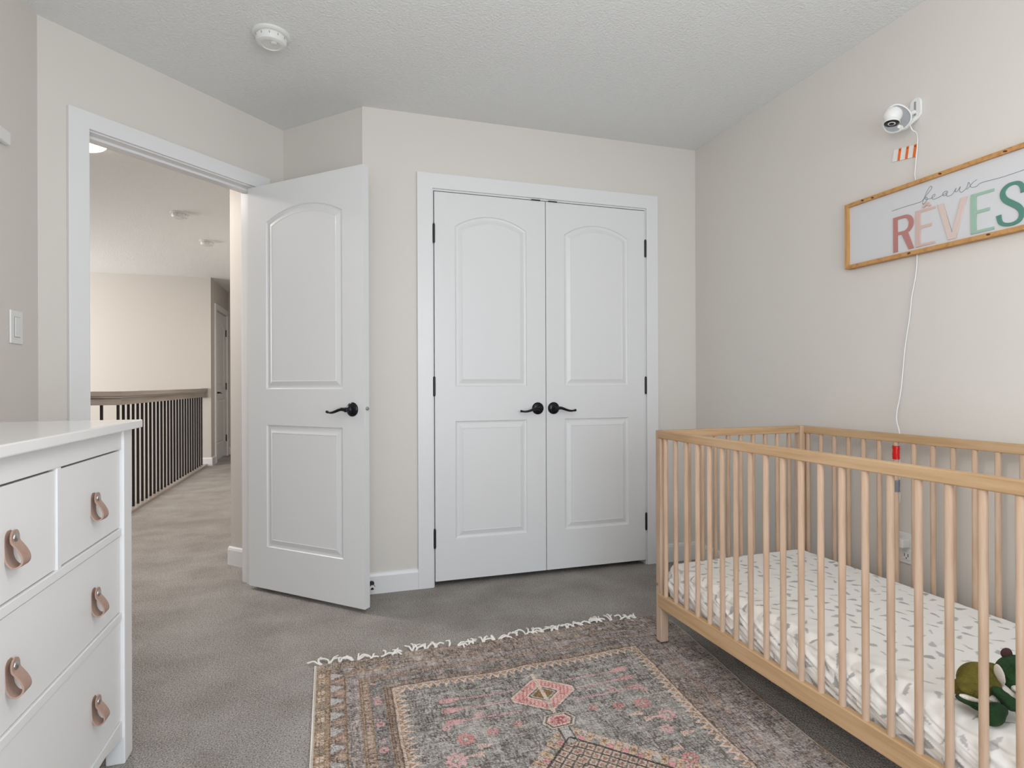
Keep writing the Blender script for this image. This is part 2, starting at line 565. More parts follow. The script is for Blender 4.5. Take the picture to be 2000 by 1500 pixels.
# closet doors
LW = (CR - CL) / 2 - .004
d2 = door_leaf('door_2', LW, 2.018, .035, .108, Matrix.Translation((CL + .002, 2.95, .028)), 'left white closet door with black lever')
lever(d2, 1.046 - CL, .887, -1)
d3 = door_leaf('door_3', LW, 2.018, .035, .108, Matrix.Translation((CR - .002 - LW, 2.95, .028)), 'right white closet door with black lever')
lever(d3, 1.140 - (CR - .002 - LW), .887, 1)
for z in (.178, .965, 1.757):
    hinge(d2, -.003, z, -.002)
    hinge(d3, LW + .003, z, -.002)
MB().box(.53, .58, -.006, .03, 2.0185, 2.0235).build('ball_catch', BLKPLAIN, parent=d2)
MB().box(.015, .065, -.006, .03, 2.0185, 2.0235).build('ball_catch', BLKPLAIN, parent=d3)
# far hall door
d4 = door_leaf('door_4', D4b - D4a - .006, 2.03, .035, .118, Matrix.Translation((HX - .01, D4a + .003, .02)) @ Matrix.Rotation(PI / 2, 4, 'Z'), 'closed white door at the end of the hall')
lever(d4, .065, .92, 1)
for z in (.2, .96, 1.74):
    hinge(d4, D4b - D4a - .004, z, -.008)

# baseboard door stop
ds = thing('door_stop', (.163, 2.948, .055), label='small black baseboard door stop behind the open bedroom door', category='door stop')
MB().lathe([(.013, 0), (.013, .004), (.006, .008), (.006, .045), (.011, .048), (.014, .056), (.012, .064), (0, .068)], 20, (0, 0, 0), (0, -1, 0)).build('stop_body', BLKPLAIN, ds, smooth=40)
MB().lathe([(.0125, .0), (.0125, .006), (0, .007)], 20, (0, -.060, -.0), (0, -1, -.3)).build('rubber_tip', PLASTIC, ds, smooth=40)

# ------------------------------------------------------------------ railing on the landing
rail = thing('stair_railing', (-1.645, 5.22, 0), label='taupe stair railing with black square balusters on the landing', category='railing')
RX, RY = 0.0, 0.0
RL = HY - 5.22
for nm, prof in (('handrail', [(-.045, 1.0), (.045, 1.0), (.045, .965), (.038, .960), (.038, .950), (.026, .944), (.026, .893), (-.026, .893), (-.026, .944), (-.038, .950), (-.038, .960), (-.045, .965)]),
                 ('base_plate', [(-.05, .0), (-.05, .022), (-.044, .026), (.038, .026), (.044, .022), (.044, 0)])):
    n = len(prof)
    mb = MB()
    # run along y, mitred corner, run along -x
    vs = [(x, RL - .001, z) for x, z in prof] + [(x, -x, z) for x, z in prof] + [(-2.8, -x, z) for x, z in prof]
    fs = [tuple(range(n)), tuple(range(3 * n - 1, 2 * n - 1, -1))]
    for k in (0, n):
        fs += [(k + i, k + (i + 1) % n, k + n + (i + 1) % n, k + n + i) for i in range(n)]
    mb.add(vs, fs).build(nm, TAUPE, rail)
balm = MB().box(-.0085, .0085, -.0085, .0085, .024, .90).build('baluster', BLKPLAIN, rail)
for k in range(1, 26):
    o = balm.copy(); COL.objects.link(o); o.location = (0, .1165 * k, 0)
for k in range(1, 25):
    o = balm.copy(); COL.objects.link(o); o.location = (-.112 * k, 0, 0)
for o in rail.children:
    o.parent = rail
MB().box(-.03, .05, RL - .022, RL - .001, .885, 1.005).build('wall_plate', TAUPE, rail, bevel=.002)


# ------------------------------------------------------------------ smoke detectors, lamp, switch, outlet
def smoke(name, x, y, label, rz=0, r=.071):
    t = thing(name, (x, y, CH), rz, label, 'smoke detector', 'ceiling smoke detectors')
    MB().lathe([(r, 0), (r, -.006), (r - .004, -.010), (r - .013, -.012)], 48).build('base_ring', PLAST2, t, smooth=35)
    mb = MB().lathe([(r - .016, -.012), (r - .016, -.016), (r - .011, -.018), (r - .012, -.030), (r - .018, -.039), (r - .028, -.043), (r - .034, -.0435), (r - .036, -.041), (0, -.041)], 48)
    mb.build('housing', PLAST2, t, smooth=30)
    MB().lathe([(r - .0165, -.0125), (r - .0165, -.0155)], 48).build('vent_slot', GAP, t)
    mb = MB()
    for a in np.arange(0, 360, 30):
        c, s_ = math.cos(R(a)), math.sin(R(a))
        rr = r - .0112
        mb.box(-.0015, .0015, rr - .001, rr + .0005, -.027, -.019)
        for i in range(len(mb.v) - 8, len(mb.v)):
            x_, y_, z_ = mb.v[i]
            mb.v[i] = (x_ * c - y_ * s_, x_ * s_ + y_ * c, z_)
    mb.build('vent', GREYP, t, kind='stuff')
    MB().lathe([(.012, -.041), (.012, -.0445), (.010, -.0455), (0, -.0458)], 24, (.012, -.018, 0)).build('test_button', PLASTIC, t, smooth=30)
    return t


smoke('smoke_detector', -.244, 2.455, 'round white smoke detector on the bedroom ceiling')
smoke('smoke_detector', -1.209, 5.22, 'nearer of the two white smoke detectors on the hall ceiling', 1)
smoke('smoke_detector', -1.193, 6.171, 'farther of the two white smoke detectors on the hall ceiling', 2)
t = thing('ceiling_light', (-1.405, 3.785, CH), 0, 'round glowing flush ceiling light just inside the hall', 'ceiling light')
MB().lathe([(.165, 0), (.165, -.016), (.158, -.02)], 48).build('rim', PLASTIC, t, smooth=40)
MB().lathe([(.158, -.018), (.150, -.028), (.08, -.034), (0, -.035)], 48).build('diffuser', LAMPG, t, smooth=50)
# light switch on left wall
t = thing('light_switch', (-1.069, 2.413, 1.253), 0, 'white rocker light switch plate on the left wall', 'light switch')
boxo('plate', PLASTIC, 0, .006, -.040, .040, -.058, .058, t, bevel=.003)
boxo('rocker', PLASTIC, .006, .009, -.017, .017, -.034, .034, t, bevel=.001)
MB().box(.0058, .0066, -.019, .019, -.0355, .0355).build('rocker_gap', GREYP, t)
# small white rail at left edge
t = thing('wall_ledge', (-1.069, 2.0, 1.88), 0, 'white ledge on the left wall, cut off by the left photo edge', 'wall ledge')
boxo('ledge', PLASTIC, 0, .022, -.5, .345, -.022, .023, t, bevel=.006)
# outlet behind the crib
t = thing('wall_outlet', (2.055, 1.630, .425), 0, 'white wall outlet low behind the crib', 'outlet')
boxo('plate', PLASTIC, -.006, 0, -.038, .038, -.058, .058, t, bevel=.003)
for z in (-.026, .022):
    boxo('socket', PLASTIC, -.0085, -.006, -.017, .017, z - .016, z + .016, t, bevel=.001)
    mb = MB()
    for y in (-.007, .007):
        mb.box(-.0092, -.0084, y - .001, y + .001, z - .005, z + .007)
    mb.box(-.0092, -.0084, -.002, .002, z - .012, z - .008)
    mb.build('slots', GAP, t)
t = thing('plug_adapter', (2.0465, 1.637, .447), 0, 'white usb plug adapter in the outlet behind the crib', 'plug adapter')
boxo('body', PLASTIC, -.036, 0, -.022, .022, -.016, .016, t, bevel=.004)
boxo('port', GREYP, -.0372, -.0358, -.006, .006, -.004, .004, t)

# ------------------------------------------------------------------ chest of drawers
DX0, DX1, DY0, DY1, DZ = -1.045, -.567, .262, 1.898, .95
dr = thing('chest_of_drawers', ((DX0 + DX1) / 2, 0, 0), 0, 'white chest of drawers with leather strap pulls at left', 'chest of drawers')
cx = (DX0 + DX1) / 2


def dbox(name, x0, x1, y0, y1, z0, z1, bevel=.0015, m=DRESS, parent=None):
    return boxo(name, m, x0 - cx, x1 - cx, y0, y1, z0, z1, parent or dr, bevel=bevel)


dbox('top', DX0 - .005, DX1 + .024, DY0 - .024, DY1 + .024, .927, .95, .003, DTOP)
for y0, y1 in ((DY0, DY0 + .062), (DY1 - .062, DY1)):
    dbox('leg', DX1 - .045, DX1 + .002, y0, y1, 0, .927, .003)
    dbox('leg', DX0, DX0 + .045, y0, y1, 0, .927, .003)
for y in (DY0 + .02, DY1 - .04):
    dbox('side_panel', DX0 + .045, DX1 - .045, y, y + .02, .08, .927)
mid = (DY0 + DY1) / 2
F = DX1 - .022
dbox('front_rail', F, DX1 - .004, DY0 + .062, DY1 - .062, .874, .927)
dbox('front_rail', F, DX1 - .004, DY0 + .062, DY1 - .062, .635, .655)
dbox('front_rail', F, DX1 - .004, DY0 + .062, DY1 - .062, .402, .422)
dbox('center_post', F, DX1 - .0035, mid - .012, mid + .012, .12, .874)
dbox('back_panel', DX0, DX0 + .008, DY0 + .045, DY1 - .045, .1, .927)
dbox('bottom_panel', DX0 + .02, F, DY0 + .045, DY1 - .045, .10, .115)
# bottom rail with gently arched underside
mb = MB()
n = 40
ys = np.linspace(DY0 + .062, DY1 - .062, n)
up = []
for y in ys:
    e = min(y - ys[0], ys[-1] - y)
    up.append(.073 + .022 * min(1, e / .12))
vs = []
for x in (F - cx, DX1 - .004 - cx):
    vs += [(x, y, .121) for y in ys] + [(x, y, u) for y, u in zip(ys, up)]
fs = []
for i in range(n - 1):
    fs += [(i, i + 1, n + i + 1, n + i), (2 * n + i, 3 * n + i, 3 * n + i + 1, 2 * n + i + 1), (i, 2 * n + i, 2 * n + i + 1, i + 1), (n + i, n + i + 1, 3 * n + i + 1, 3 * n + i)]
fs += [(0, n, 3 * n, 2 * n), (n - 1, 2 * n + n - 1, 3 * n + n - 1, 2 * n - 1)]
mb.add(vs, fs).build('bottom_rail', DRESS, dr)
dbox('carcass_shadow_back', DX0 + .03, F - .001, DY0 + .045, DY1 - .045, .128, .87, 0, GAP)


def strap_mesh():
    """leather loop: back strip flat on the drawer, front strip bulging out; x outward, z up; screw at z=0"""
    path_out = []
    back = [(.0005, .014), (.0005, 0), (.0007, -.02), (.002, -.036), (.007, -.047)]
    bot = [(.013, -.0515), (.020, -.050), (.0245, -.044)]
    front = [(.0245, -.036), (.0205, -.026), (.0135, -.015), (.0088, -.008), (.0075, 0), (.0072, .014)]
    P = [Vector((a, b)) for a, b in back + bot + front]
    # smooth (Catmull)
    Q = []
    for i in range(len(P) - 1):
        p0, p1, p2, p3 = P[max(i - 1, 0)], P[i], P[i + 1], P[min(i + 2, len(P) - 1)]
        for t in np.linspace(0, 1, 5)[:-1]:
            Q.append(.5 * ((2 * p1) + (p2 - p0) * t + (2 * p0 - 5 * p1 + 4 * p2 - p3) * t * t + (3 * p1 - p0 - 3 * p2 + p3) * t ** 3))
    Q.append(P[-1])
    hw, th = .0148, .0032
    mb = MB()
    n = len(Q)
    vs = []
    for i, q in enumerate(Q):
        a, b = Q[max(i - 1, 0)], Q[min(i + 1, n - 1)]
        d = (b - a).normalized()
        nn_ = Vector((d.y, -d.x))  # outward side
        w = hw
        e = min(i, n - 1 - i)
        zz = q.y
        if (i < 4 or i > n - 5) and zz > 0:
            w = hw * math.sqrt(max(.08, 1 - (zz / .0152) ** 2))
        o_ = q + nn_ * 0
        i_ = q + nn_ * th * (-1 if False else 1)
        for yy in (-w, w):
            vs.append((o_.x, yy, o_.y))
        for yy in (-w, w):
            vs.append((i_.x + 0, yy, i_.y))
    fs = [(0, 1, 3, 2), (4 * n - 4, 4 * n - 2, 4 * n - 1, 4 * n - 3)]
    for i in range(n - 1):
        k = 4 * i
        fs += [(k, k + 4, k + 5, k + 1), (k + 2, k + 3, k + 7, k + 6), (k, k + 2, k + 6, k + 4), (k + 1, k + 5, k + 7, k + 3)]
    return mb.add(vs, fs)


def drawer(y0, y1, z0, z1, pulls, tilt=0):
    d = dbox('drawer', F - .25, DX1 - .008, y0, y1, z0, z1, .0015)
    zc = (z0 + z1) / 2
    for yp in pulls:
        x = DX1 - .008 - cx
        mb = strap_mesh()
        s = mb.build('strap_pull', LEATH, None, smooth=50)
        s.parent = d
        s.location = (x, yp, zc + .008)
        s.rotation_euler = (R(random.uniform(-3, 3)), 0, R(random.uniform(-2, 2)))
        k = MB().lathe([(.0085, 0), (.0085, .002), (.0068, .0035), (.0034, .0045), (0, .0048)], 20, (0, 0, 0), (1, 0, 0)).build('screw', STEEL, None, smooth=50)
        k.parent = d
        k.location = (x + .0092, yp, zc + .008)


g = .003
inner0, inner1 = DY0 + .062, DY1 - .062
sm = (mid - .012 - inner0 - .019) / 2
for base in (inner0, mid + .012):
    dbox('divider', F, DX1 - .004, base + sm, base + sm + .019, .655, .874)
    for b in (base, base + sm + .019):
        drawer(b + g, b + sm - g, .655 + g, .874 - .005, [b + sm / 2])
    p = [base + sm / 2, base + sm + .019 + sm / 2]
    drawer(base + g, base + 2 * sm + .019 - g, .422 + g, .635 - g, p)
    drawer(base + g, base + 2 * sm + .019 - g, .121 + g, .402 - g, p)

# ------------------------------------------------------------------ crib
CW, CLn, CT = .745, 1.345, .86
cr = thing('crib', (1.236, 2.055, 0), R(1.35), 'light beech wood baby crib with round bars', 'crib')
P = .035
for x in (0, CW - P):
    for y in (0, -CLn + P):
        MB().box(x, x + P, y - P, y, 0.0125 if x == 0 else .001, CT).build('post', BEECH, cr, bevel=.003)
# long rails (front & back), slightly proud of the posts
slats_y = [-.060 - .0676 * k for k in range(19)]
for xs, sgn in ((-.003, 1), (CW + .003 - .022, 1)):
    MB().box(xs, xs + .022, -.018, -CLn + .018, CT - .031, CT).build('top_rail', BEECHX, cr, bevel=.003)
    MB().box(xs, xs + .022, -.018, -CLn + .018, .150, .205).build('lower_rail', BEECHX, cr, bevel=.003)
slat = MB().lathe([(.0088, 0), (.0088, CT - .031 - .205)], 16, (0, 0, 0)).build('slat', BEECH, cr, smooth=50)
slat.location = (.008, slats_y[0], .205)
for k, y in enumerate(slats_y):
    if k:
        o = slat.copy(); COL.objects.link(o); o.location = (.008, y, .205)
    o = slat.copy(); COL.objects.link(o); o.location = (CW - .008, y + .011, .205)
# ends
for y in (-.006, -CLn + .028):
    MB().box(P, CW - P, y - .022, y, CT - .031, CT).build('end_rail', BEECHY, cr, bevel=.003)
    MB().box(P, CW - P, y - .022, y, .150, .205).build('end_rail', BEECHY, cr, bevel=.003)
    for k in range(10):
        o = slat.copy(); COL.objects.link(o); o.location = (P + .047 + .0645 * k, y - .011, .205)
for k in range(9):
    yy = -.06 - k * .15
    MB().box(.022, CW - .022, yy - .06, yy, .172, .184).build('bed_slat', BEECHY, cr)
for y in (-.012, ):
    MB().lathe([(.005, 0), (.005, .003), (0, .004)], 12, (0, y, .24), (-1, 0, 0)).build('bolt', STEEL, cr, smooth=40)


# mattress --------------------------------------------------------------
def fold_grid(w, l, h, r, step, side):
    """returns arrays of unfolded coords A,B and folded xyz; top z=h"""
    a = np.arange(-side, w + side + 1e-6, step)
    b = np.arange(-side, l + side + 1e-6, step)
    A, B = np.meshgrid(a, b)
    da = np.where(A < r, r - A, np.where(A > w - r, A - (w - r), 0))
    db = np.where(B < r, r - B, np.where(B > l - r, B - (l - r), 0))
    sa = np.where(A < w / 2, -1., 1.)
    sb = np.where(B < l / 2, -1., 1.)
    e = np.hypot(da, db)
    es = np.maximum(e, 1e-9)
    q = np.minimum(e / r, PI / 2)
    hor = r * np.sin(q)
    drop = r * (1 - np.cos(q)) + np.maximum(e - r * PI / 2, 0)
    X = np.clip(A, r, w - r) + sa * hor * da / es
    Y = np.clip(B, r, l - r) + sb * hor * db / es
    Z = h - np.minimum(drop, h)
    NX, NY = sa * np.sin(q) * da / es, sb * np.sin(q) * db / es
    NZ = np.cos(q)
    return A, B, X, Y, Z, NX, NY, NZ, drop, e


def vnoise(x, y, seed=0):
    """smooth value noise, vectorised"""
    xi, yi = np.floor(x).astype(np.int64), np.floor(y).astype(np.int64)
    fx, fy = x - xi, y - yi
    fx, fy = fx * fx * (3 - 2 * fx), fy * fy * (3 - 2 * fy)

    def hsh(i, j):
        n = (i * 374761393 + j * 668265263 + seed * 69069) & 0xffffffff
        n = ((n ^ (n >> 13)) * 1274126177) & 0xffffffff
        return ((n ^ (n >> 16)) & 0xffff) / 65535.
    return (hsh(xi, yi) * (1 - fx) + hsh(xi + 1, yi) * fx) * (1 - fy) + (hsh(xi, yi + 1) * (1 - fx) + hsh(xi + 1, yi + 1) * fx) * fy


def fbm(x, y, seed=0, o=4):
    s, a = 0, .5
    for k in range(o):
        s = s + a * vnoise(x * 2 ** k, y * 2 ** k, seed + k)
        a *= .5
    return s / (1 - .5 ** o)


def hash2(i, j, seed=0):
    n = (i.astype(np.int64) * 374761393 + j.astype(np.int64) * 668265263 + seed * 69069) & 0xffffffff
    n = ((n ^ (n >> 13)) * 1274126177) & 0xffffffff
    return ((n ^ (n >> 16)) & 0xffff) / 65535.


def lin_np(c):
    c = np.asarray(c, float) / 255
    return np.where(c <= .04045, c / 12.92, ((c + .055) / 1.055) ** 2.4)


def grid_obj(name, X, Y, Z, C, m, parent=None, smooth=True):
    ny, nx = X.shape
    me = bpy.data.meshes.new(name)
    co = np.stack([X, Y, Z], -1).reshape(-1, 3).astype(np.float32)
    idx = np.arange(nx * ny).reshape(ny, nx)
    q = np.stack([idx[:-1, :-1], idx[:-1, 1:], idx[1:, 1:], idx[1:, :-1]], -1).reshape(-1, 4)
    me.vertices.add(len(co)); me.vertices.foreach_set('co', co.ravel())
    me.loops.add(q.size); me.loops.foreach_set('vertex_index', q.ravel().astype(np.int32))
    me.polygons.add(len(q)); me.polygons.foreach_set('loop_start', (np.arange(len(q)) * 4).astype(np.int32))
    me.update()
    me.validate()
    ca = me.color_attributes.new('Col', 'FLOAT_COLOR', 'POINT')
    c4 = np.ones((nx * ny, 4), np.float32)
    c4[:, :3] = lin_np(C.reshape(-1, 3))
    ca.data.foreach_set('color', c4.ravel())
    me.materials.append(m)
    if smooth: me.shade_smooth()
    o = bpy.data.objects.new(name, me)
    COL.objects.link(o)
    if parent: o.parent = parent
    return o


MW, ML, MH = .672, 1.29, .142
A, B, X, Y, Z, NX, NY, NZ, drop, e = fold_grid(MW, ML, MH, .028, .0032, .125)
sidef = np.clip((drop - .012) / .03, 0, 1)
along = np.where(np.abs(NX) > np.abs(NY), B, A)
dg = along * .8 + drop * 1.3
dq = drop * 1.0 - along * .45
wr = (fbm(dg * 6, dq * 75, 3, 3) - .5) * .013 + (.25 - np.abs(fbm(dg * 3 + 5, dq * 42, 9, 2) - .5)) * .012 - .002
bul = .012 * np.sin(np.clip(drop / .13, 0, 1) * PI)
crease = -.004 * np.exp(-((drop - .03) / .003) ** 2) * (fbm(along * 8, along * 0, 5) > .35)
disp = sidef * (wr * 1.0 + bul) + crease
disp_top = (1 - sidef) * (fbm(A * 10, B * 26, 21, 3) - .5) * .003
disp += disp_top
X = X + NX * disp; Y = Y + NY * disp; Z = Z + NZ * disp
base = np.ones(A.shape + (3,)) * np.array([242, 241, 237.])
# scattered small feather prints
cw, chh = .060, .046
ci, cj = np.floor(A / cw), np.floor(B / chh)
mask = np.zeros(A.shape)
for di in (-1, 0, 1):
    for dj in (-1, 0, 1):
        i, j = ci + di, cj + dj
        px = (i + .5 + .5 * (j % 2) + (hash2(i, j, 1) - .5) * .4) * cw
        py = (j + .5 + (hash2(i, j, 2) - .5) * .4) * chh
        th = hash2(i, j, 3) * 2 * PI
        ln = .014 + .008 * hash2(i, j, 4)
        wd = .0026 + .0062 * hash2(i, j, 5) ** 1.5
        u = (A - px) * np.cos(th) + (B - py) * np.sin(th)
        v = -(A - px) * np.sin(th) + (B - py) * np.cos(th)
        tt = (u + ln) / (2 * ln)
        ins = (tt > 0) & (tt < 1) & (np.abs(v) < wd * 1.6 * tt ** .9 * (1 - .35 * (tt > .85)))
        mask = np.maximum(mask, ins * (.42 + .33 * hash2(i, j, 6)))
C = base * (1 - mask[..., None]) + np.array([150, 150, 152.]) * mask[..., None]
mt = thing('mattress', (1.266, 2.018, .186), R(1.35), 'white crib mattress in a sheet with small grey feather prints', 'mattress')
grid_obj('fitted_sheet', X, -Y, Z + .002, C, SHEET, mt)
MB().box(.01, MW - .01, -ML + .01, -.01, .001, .05).build('mattress_core', WPLUSH, mt)

# tape wraps on one rear bar -------------------------------------------
Mcr = Matrix.Translation((1.236, 2.055, 0)) @ Matrix.Rotation(R(1.35), 4, 'Z')


def wrap(name, m, z0, z1, label, r=.0115):
    mb = MB()
    rows = 9
    n = 20
    vs = []
    for i in range(rows):
        z = z0 + (z1 - z0) * i / (rows - 1)
        for k in range(n):
            a = 2 * PI * k / n
            rr = r + random.uniform(-.0006, .0012)
            vs.append((CW - .008 + rr * math.cos(a), slats_y[6] + .011 + rr * math.sin(a), z))
    fs = [(i * n + k, i * n + (k + 1) % n, (i + 1) * n + (k + 1) % n, (i + 1) * n + k) for i in range(rows - 1) for k in range(n)]
    o = mb.add(vs, fs).build(name, m, M=Mcr, smooth=60)
    return tag(o, label, 'tape')


wrap('tape_wrap', TAPER, .765, .815, 'shiny red tape wrapped around a rear crib bar and cord')
wrap('tape_wrap', TAPEG, .645, .688, 'grey duct tape wrapped around a rear crib bar and cord')


# ------------------------------------------------------------------ wall sign
SY0, SY1, SZ0, SZ1 = 1.878, 1.878 - .83, 1.520, 1.788
sg = thing('wall_sign', (2.055, 1.878, 1.52), -PI / 2, 'long white wooden wall sign lettered beaux RÊVES in a pine frame', 'sign')
# local: x = distance along sign (towards viewer), y = out of the wall is -y? (rotation -90: local x -> -Y world, local y -> +X world)
SL, SH = .83, .268
boxo('board', BOARD, .008, SL - .008, -.018, -.003, .008, SH - .008, sg)
for nm, p, m in (('frame_piece', [(0, 0), (SL, 0), (SL - .0145, .0145), (.0145, .0145)], PINE), ('frame_piece', [(0, SH), (.0145, SH - .0145), (SL - .0145, SH - .0145), (SL, SH)], PINE),
                 ('frame_piece', [(0, 0), (.0145, .0145), (.0145, SH - .0145), (0, SH)], PINEV), ('frame_piece', [(SL, 0), (SL, SH), (SL - .0145, SH - .0145), (SL - .0145, .0145)], PINEV)):
    MB().prism(p, .001, .030).build(nm, m, sg, M=Matrix(((1, 0, 0, 0), (0, 0, -1, 0), (0, 1, 0, 0), (0, 0, 0, 1))))
for (x, z, a) in ((.085, SH - .006, .5), (.13, SH - .009, .3), (.395, SH - .007, .4), (.60, SH - .008, .3), (.28, .007, -.2), (.55, .009, .1)):
    mb = MB().lathe([(.0042, 0), (.0042, .0006)], 12, (0, 0, 0), (0, -1, 0))
    o = mb.build('knot', KNOT, sg)
    o.scale = (1.6, 1, .75)
    o.location = (x, -.0300, z)
    o.rotation_euler = (0, a, 0)


def curve_mesh(name, splines, m, depth, y, parent, bevel=.0008, z0=1.52):
    cu = bpy.data.curves.new(name, 'CURVE')
    cu.dimensions = '2D'
    cu.fill_mode = 'BOTH'
    cu.extrude = depth / 2
    cu.bevel_depth = bevel
    cu.bevel_resolution = 2
    cu.offset = -bevel
    for pts in splines:
        sp = cu.splines.new('POLY')
        sp.points.add(len(pts) - 1)
        for i, (px, pz) in enumerate(pts):
            sp.points[i].co = (px, pz - z0, 0, 1)
        sp.use_cyclic_u = True
    tmp = bpy.data.objects.new(name, cu)
    COL.objects.link(tmp)
    bpy.context.view_layer.update()
    me = bpy.data.meshes.new_from_object(tmp.evaluated_get(bpy.context.evaluated_depsgraph_get()))
    bpy.data.objects.remove(tmp)
    me.transform(Matrix(((1, 0, 0, 0), (0, 0, -1, y - depth / 2 - bevel), (0, 1, 0, 0), (0, 0, 0, 1))))
    me.materials.clear()
    me.materials.append(m)
    me.name = name
    o = bpy.data.objects.new(name, me)
    COL.objects.link(o)
    o.parent = parent
    return o


LT, LB = 1.6765, 1.5445   # letter top and bottom heights
st = .0176


def arcp(cx_, cz_, rx, rz, a0, a1, n=14):
    return [(cx_ + rx * math.cos(R(a)), cz_ + rz * math.sin(R(a))) for a in np.linspace(a0, a1, n)]


x0 = .210
zm = 1.607
Rout = [(x0, LB), (x0, LT)] + arcp(.257, (LT + zm) / 2, .034, (LT - zm) / 2, 90, -70, 18) + [(.2915, LB), (.2715, LB), (.2440, zm), (x0 + st, zm), (x0 + st, LB)]
Rin = [(x0 + st, zm + .011)] + arcp(.2525, (LT + zm) / 2 + .0, .0205, (LT - zm) / 2 - .0105, -90, 90, 14) + [(x0 + st, LT - .0105)]
curve_mesh('letter', [Rout, Rin], CROSE, .002, -.018, sg)['label'] = 'dusty rose letter R'


def eshape(x0, w, wm):
    b = .0090
    return [(x0, LB), (x0, LT), (x0 + w, LT), (x0 + w, LT - b), (x0 + st, LT - b), (x0 + st, 1.6195), (x0 + wm, 1.6195), (x0 + wm, 1.6092), (x0 + st, 1.6092),
            (x0 + st, LB + b), (x0 + w, LB + b), (x0 + w, LB)]


curve_mesh('letter', [eshape(.299, .071, .059)], CPINK, .002, -.018, sg)['label'] = 'pale pink letter E with circumflex'
curve_mesh('circumflex', [[(.3235, 1.683), (.3335, 1.697), (.3475, 1.697), (.3575, 1.683), (.350, 1.681), (.3405, 1.6885), (.331, 1.681)]], CPINK, .003, -.018, sg)
curve_mesh('letter', [[(.379, LT), (.399, LT), (.4285, 1.567), (.459, LT), (.479, LT), (.442, LB), (.415, LB)]], CBLUSH, .002, -.018, sg)['label'] = 'blush letter V'
curve_mesh('letter', [eshape(.490, .071, .058)], CMINT, .002, -.018, sg)['label'] = 'mint green letter E'
# S: centre line with varying width
sc = [(.6440, 1.638), (.6425, 1.652), (.633, 1.669), (.6165, 1.6745), (.599, 1.671), (.5875, 1.658), (.587, 1.642), (.5965, 1.626), (.613, 1.612), (.6285, 1.598), (.6385, 1.581), (.6375, 1.563), (.628, 1.5515), (.6105, 1.5475), (.590, 1.552), (.5785, 1.563), (.5745, 1.585)]
sw = [.0078, .0072, .0062, .0048, .0056, .0070, .0082, .0088, .0090, .0088, .0082, .0072, .006, .0050, .0056, .0066, .0074]
Q, Wd_ = [], []
for i in range(len(sc) - 1):
    p0, p1, p2, p3 = (Vector(sc[k]) for k in (max(i - 1, 0), i, i + 1, min(i + 2, len(sc) - 1)))
    for t_ in np.linspace(0, 1, 5)[:-1]:
        Q.append(.5 * ((2 * p1) + (p2 - p0) * t_ + (2 * p0 - 5 * p1 + 4 * p2 - p3) * t_ * t_ + (3 * p1 - p0 - 3 * p2 + p3) * t_ ** 3))
        Wd_.append(sw[i] * (1 - t_) + sw[i + 1] * t_)
Q.append(Vector(sc[-1])); Wd_.append(sw[-1])
l1, l2 = [], []
for i in range(len(Q)):
    d = (Q[min(i + 1, len(Q) - 1)] - Q[max(i - 1, 0)]).normalized()
    nn_ = Vector((-d.y, d.x)) * Wd_[i]
    l1.append(tuple(Q[i] + nn_)); l2.append(tuple(Q[i] - nn_))
curve_mesh('letter', [l1 + l2[::-1]], CTEAL, .002, -.018, sg)['label'] = 'teal green letter S'


def catmull(P, k=6):
    P = [Vector(p) for p in P]
    out = []
    for i in range(len(P) - 1):
        p0, p1, p2, p3 = P[max(i - 1, 0)], P[i], P[i + 1], P[min(i + 2, len(P) - 1)]
        for t in np.linspace(0, 1, k + 1)[:-1]:
            out.append(.5 * ((2 * p1) + (p2 - p0) * t + (2 * p0 - 5 * p1 + 4 * p2 - p3) * t * t + (3 * p1 - p0 - 3 * p2 + p3) * t ** 3))
    out.append(P[-1])
    return out


b1 = [(0.2038, 1.7049), (0.2581, 1.7065), (0.3142, 1.7061), (0.3285, 1.7148), (0.3441, 1.7293), (0.3567, 1.7418), (0.3567, 1.7487), (0.3512, 1.7505), (0.3413, 1.7385), (0.3314, 1.7195), (0.3233, 1.7011), (0.327, 1.6958), (0.337, 1.7025), (0.3412, 1.7123), (0.3356, 1.7168), (0.3314, 1.7126), (0.3426, 1.7077), (0.3593, 1.708), (0.369, 1.7132), (0.3662, 1.7182), (0.3593, 1.7135), (0.3579, 1.7057), (0.3648, 1.7009), (0.3785, 1.7021), (0.3946, 1.7052), (0.4079, 1.7104)]
b2 = [(0.4119, 1.7144), (0.4027, 1.7161), (0.396, 1.7101), (0.3986, 1.7026), (0.4066, 1.7028), (0.4132, 1.7127), (0.4092, 1.7006), (0.4158, 1.6959), (0.4288, 1.6984), (0.4365, 1.7078), (0.4417, 1.7154), (0.4386, 1.7045), (0.4455, 1.7037), (0.4556, 1.7161), (0.4526, 1.7027), (0.4593, 1.6953), (0.4693, 1.6999), (0.4768, 1.7065), (0.4818, 1.7217), (0.4866, 1.7123), (0.489, 1.7038), (0.4963, 1.7001), (0.5083, 1.7), (0.5226, 1.7067), (0.582, 1.704), (0.6463, 1.7055), (.70, 1.7055)]
b3 = [(0.5084, 1.7217), (0.4964, 1.7168), (0.4866, 1.7072), (0.4755, 1.6992)]
mb = MB()
for bb in (b1, b2, b3):
    P3 = catmull([(x, -.0183, z - 1.52 + .001) for x, z in bb], 6)
    mb.tube(P3, .0010, 6)
tag(mb.build('script_lettering', DKGREY, sg), 'thin grey handwritten word beaux')

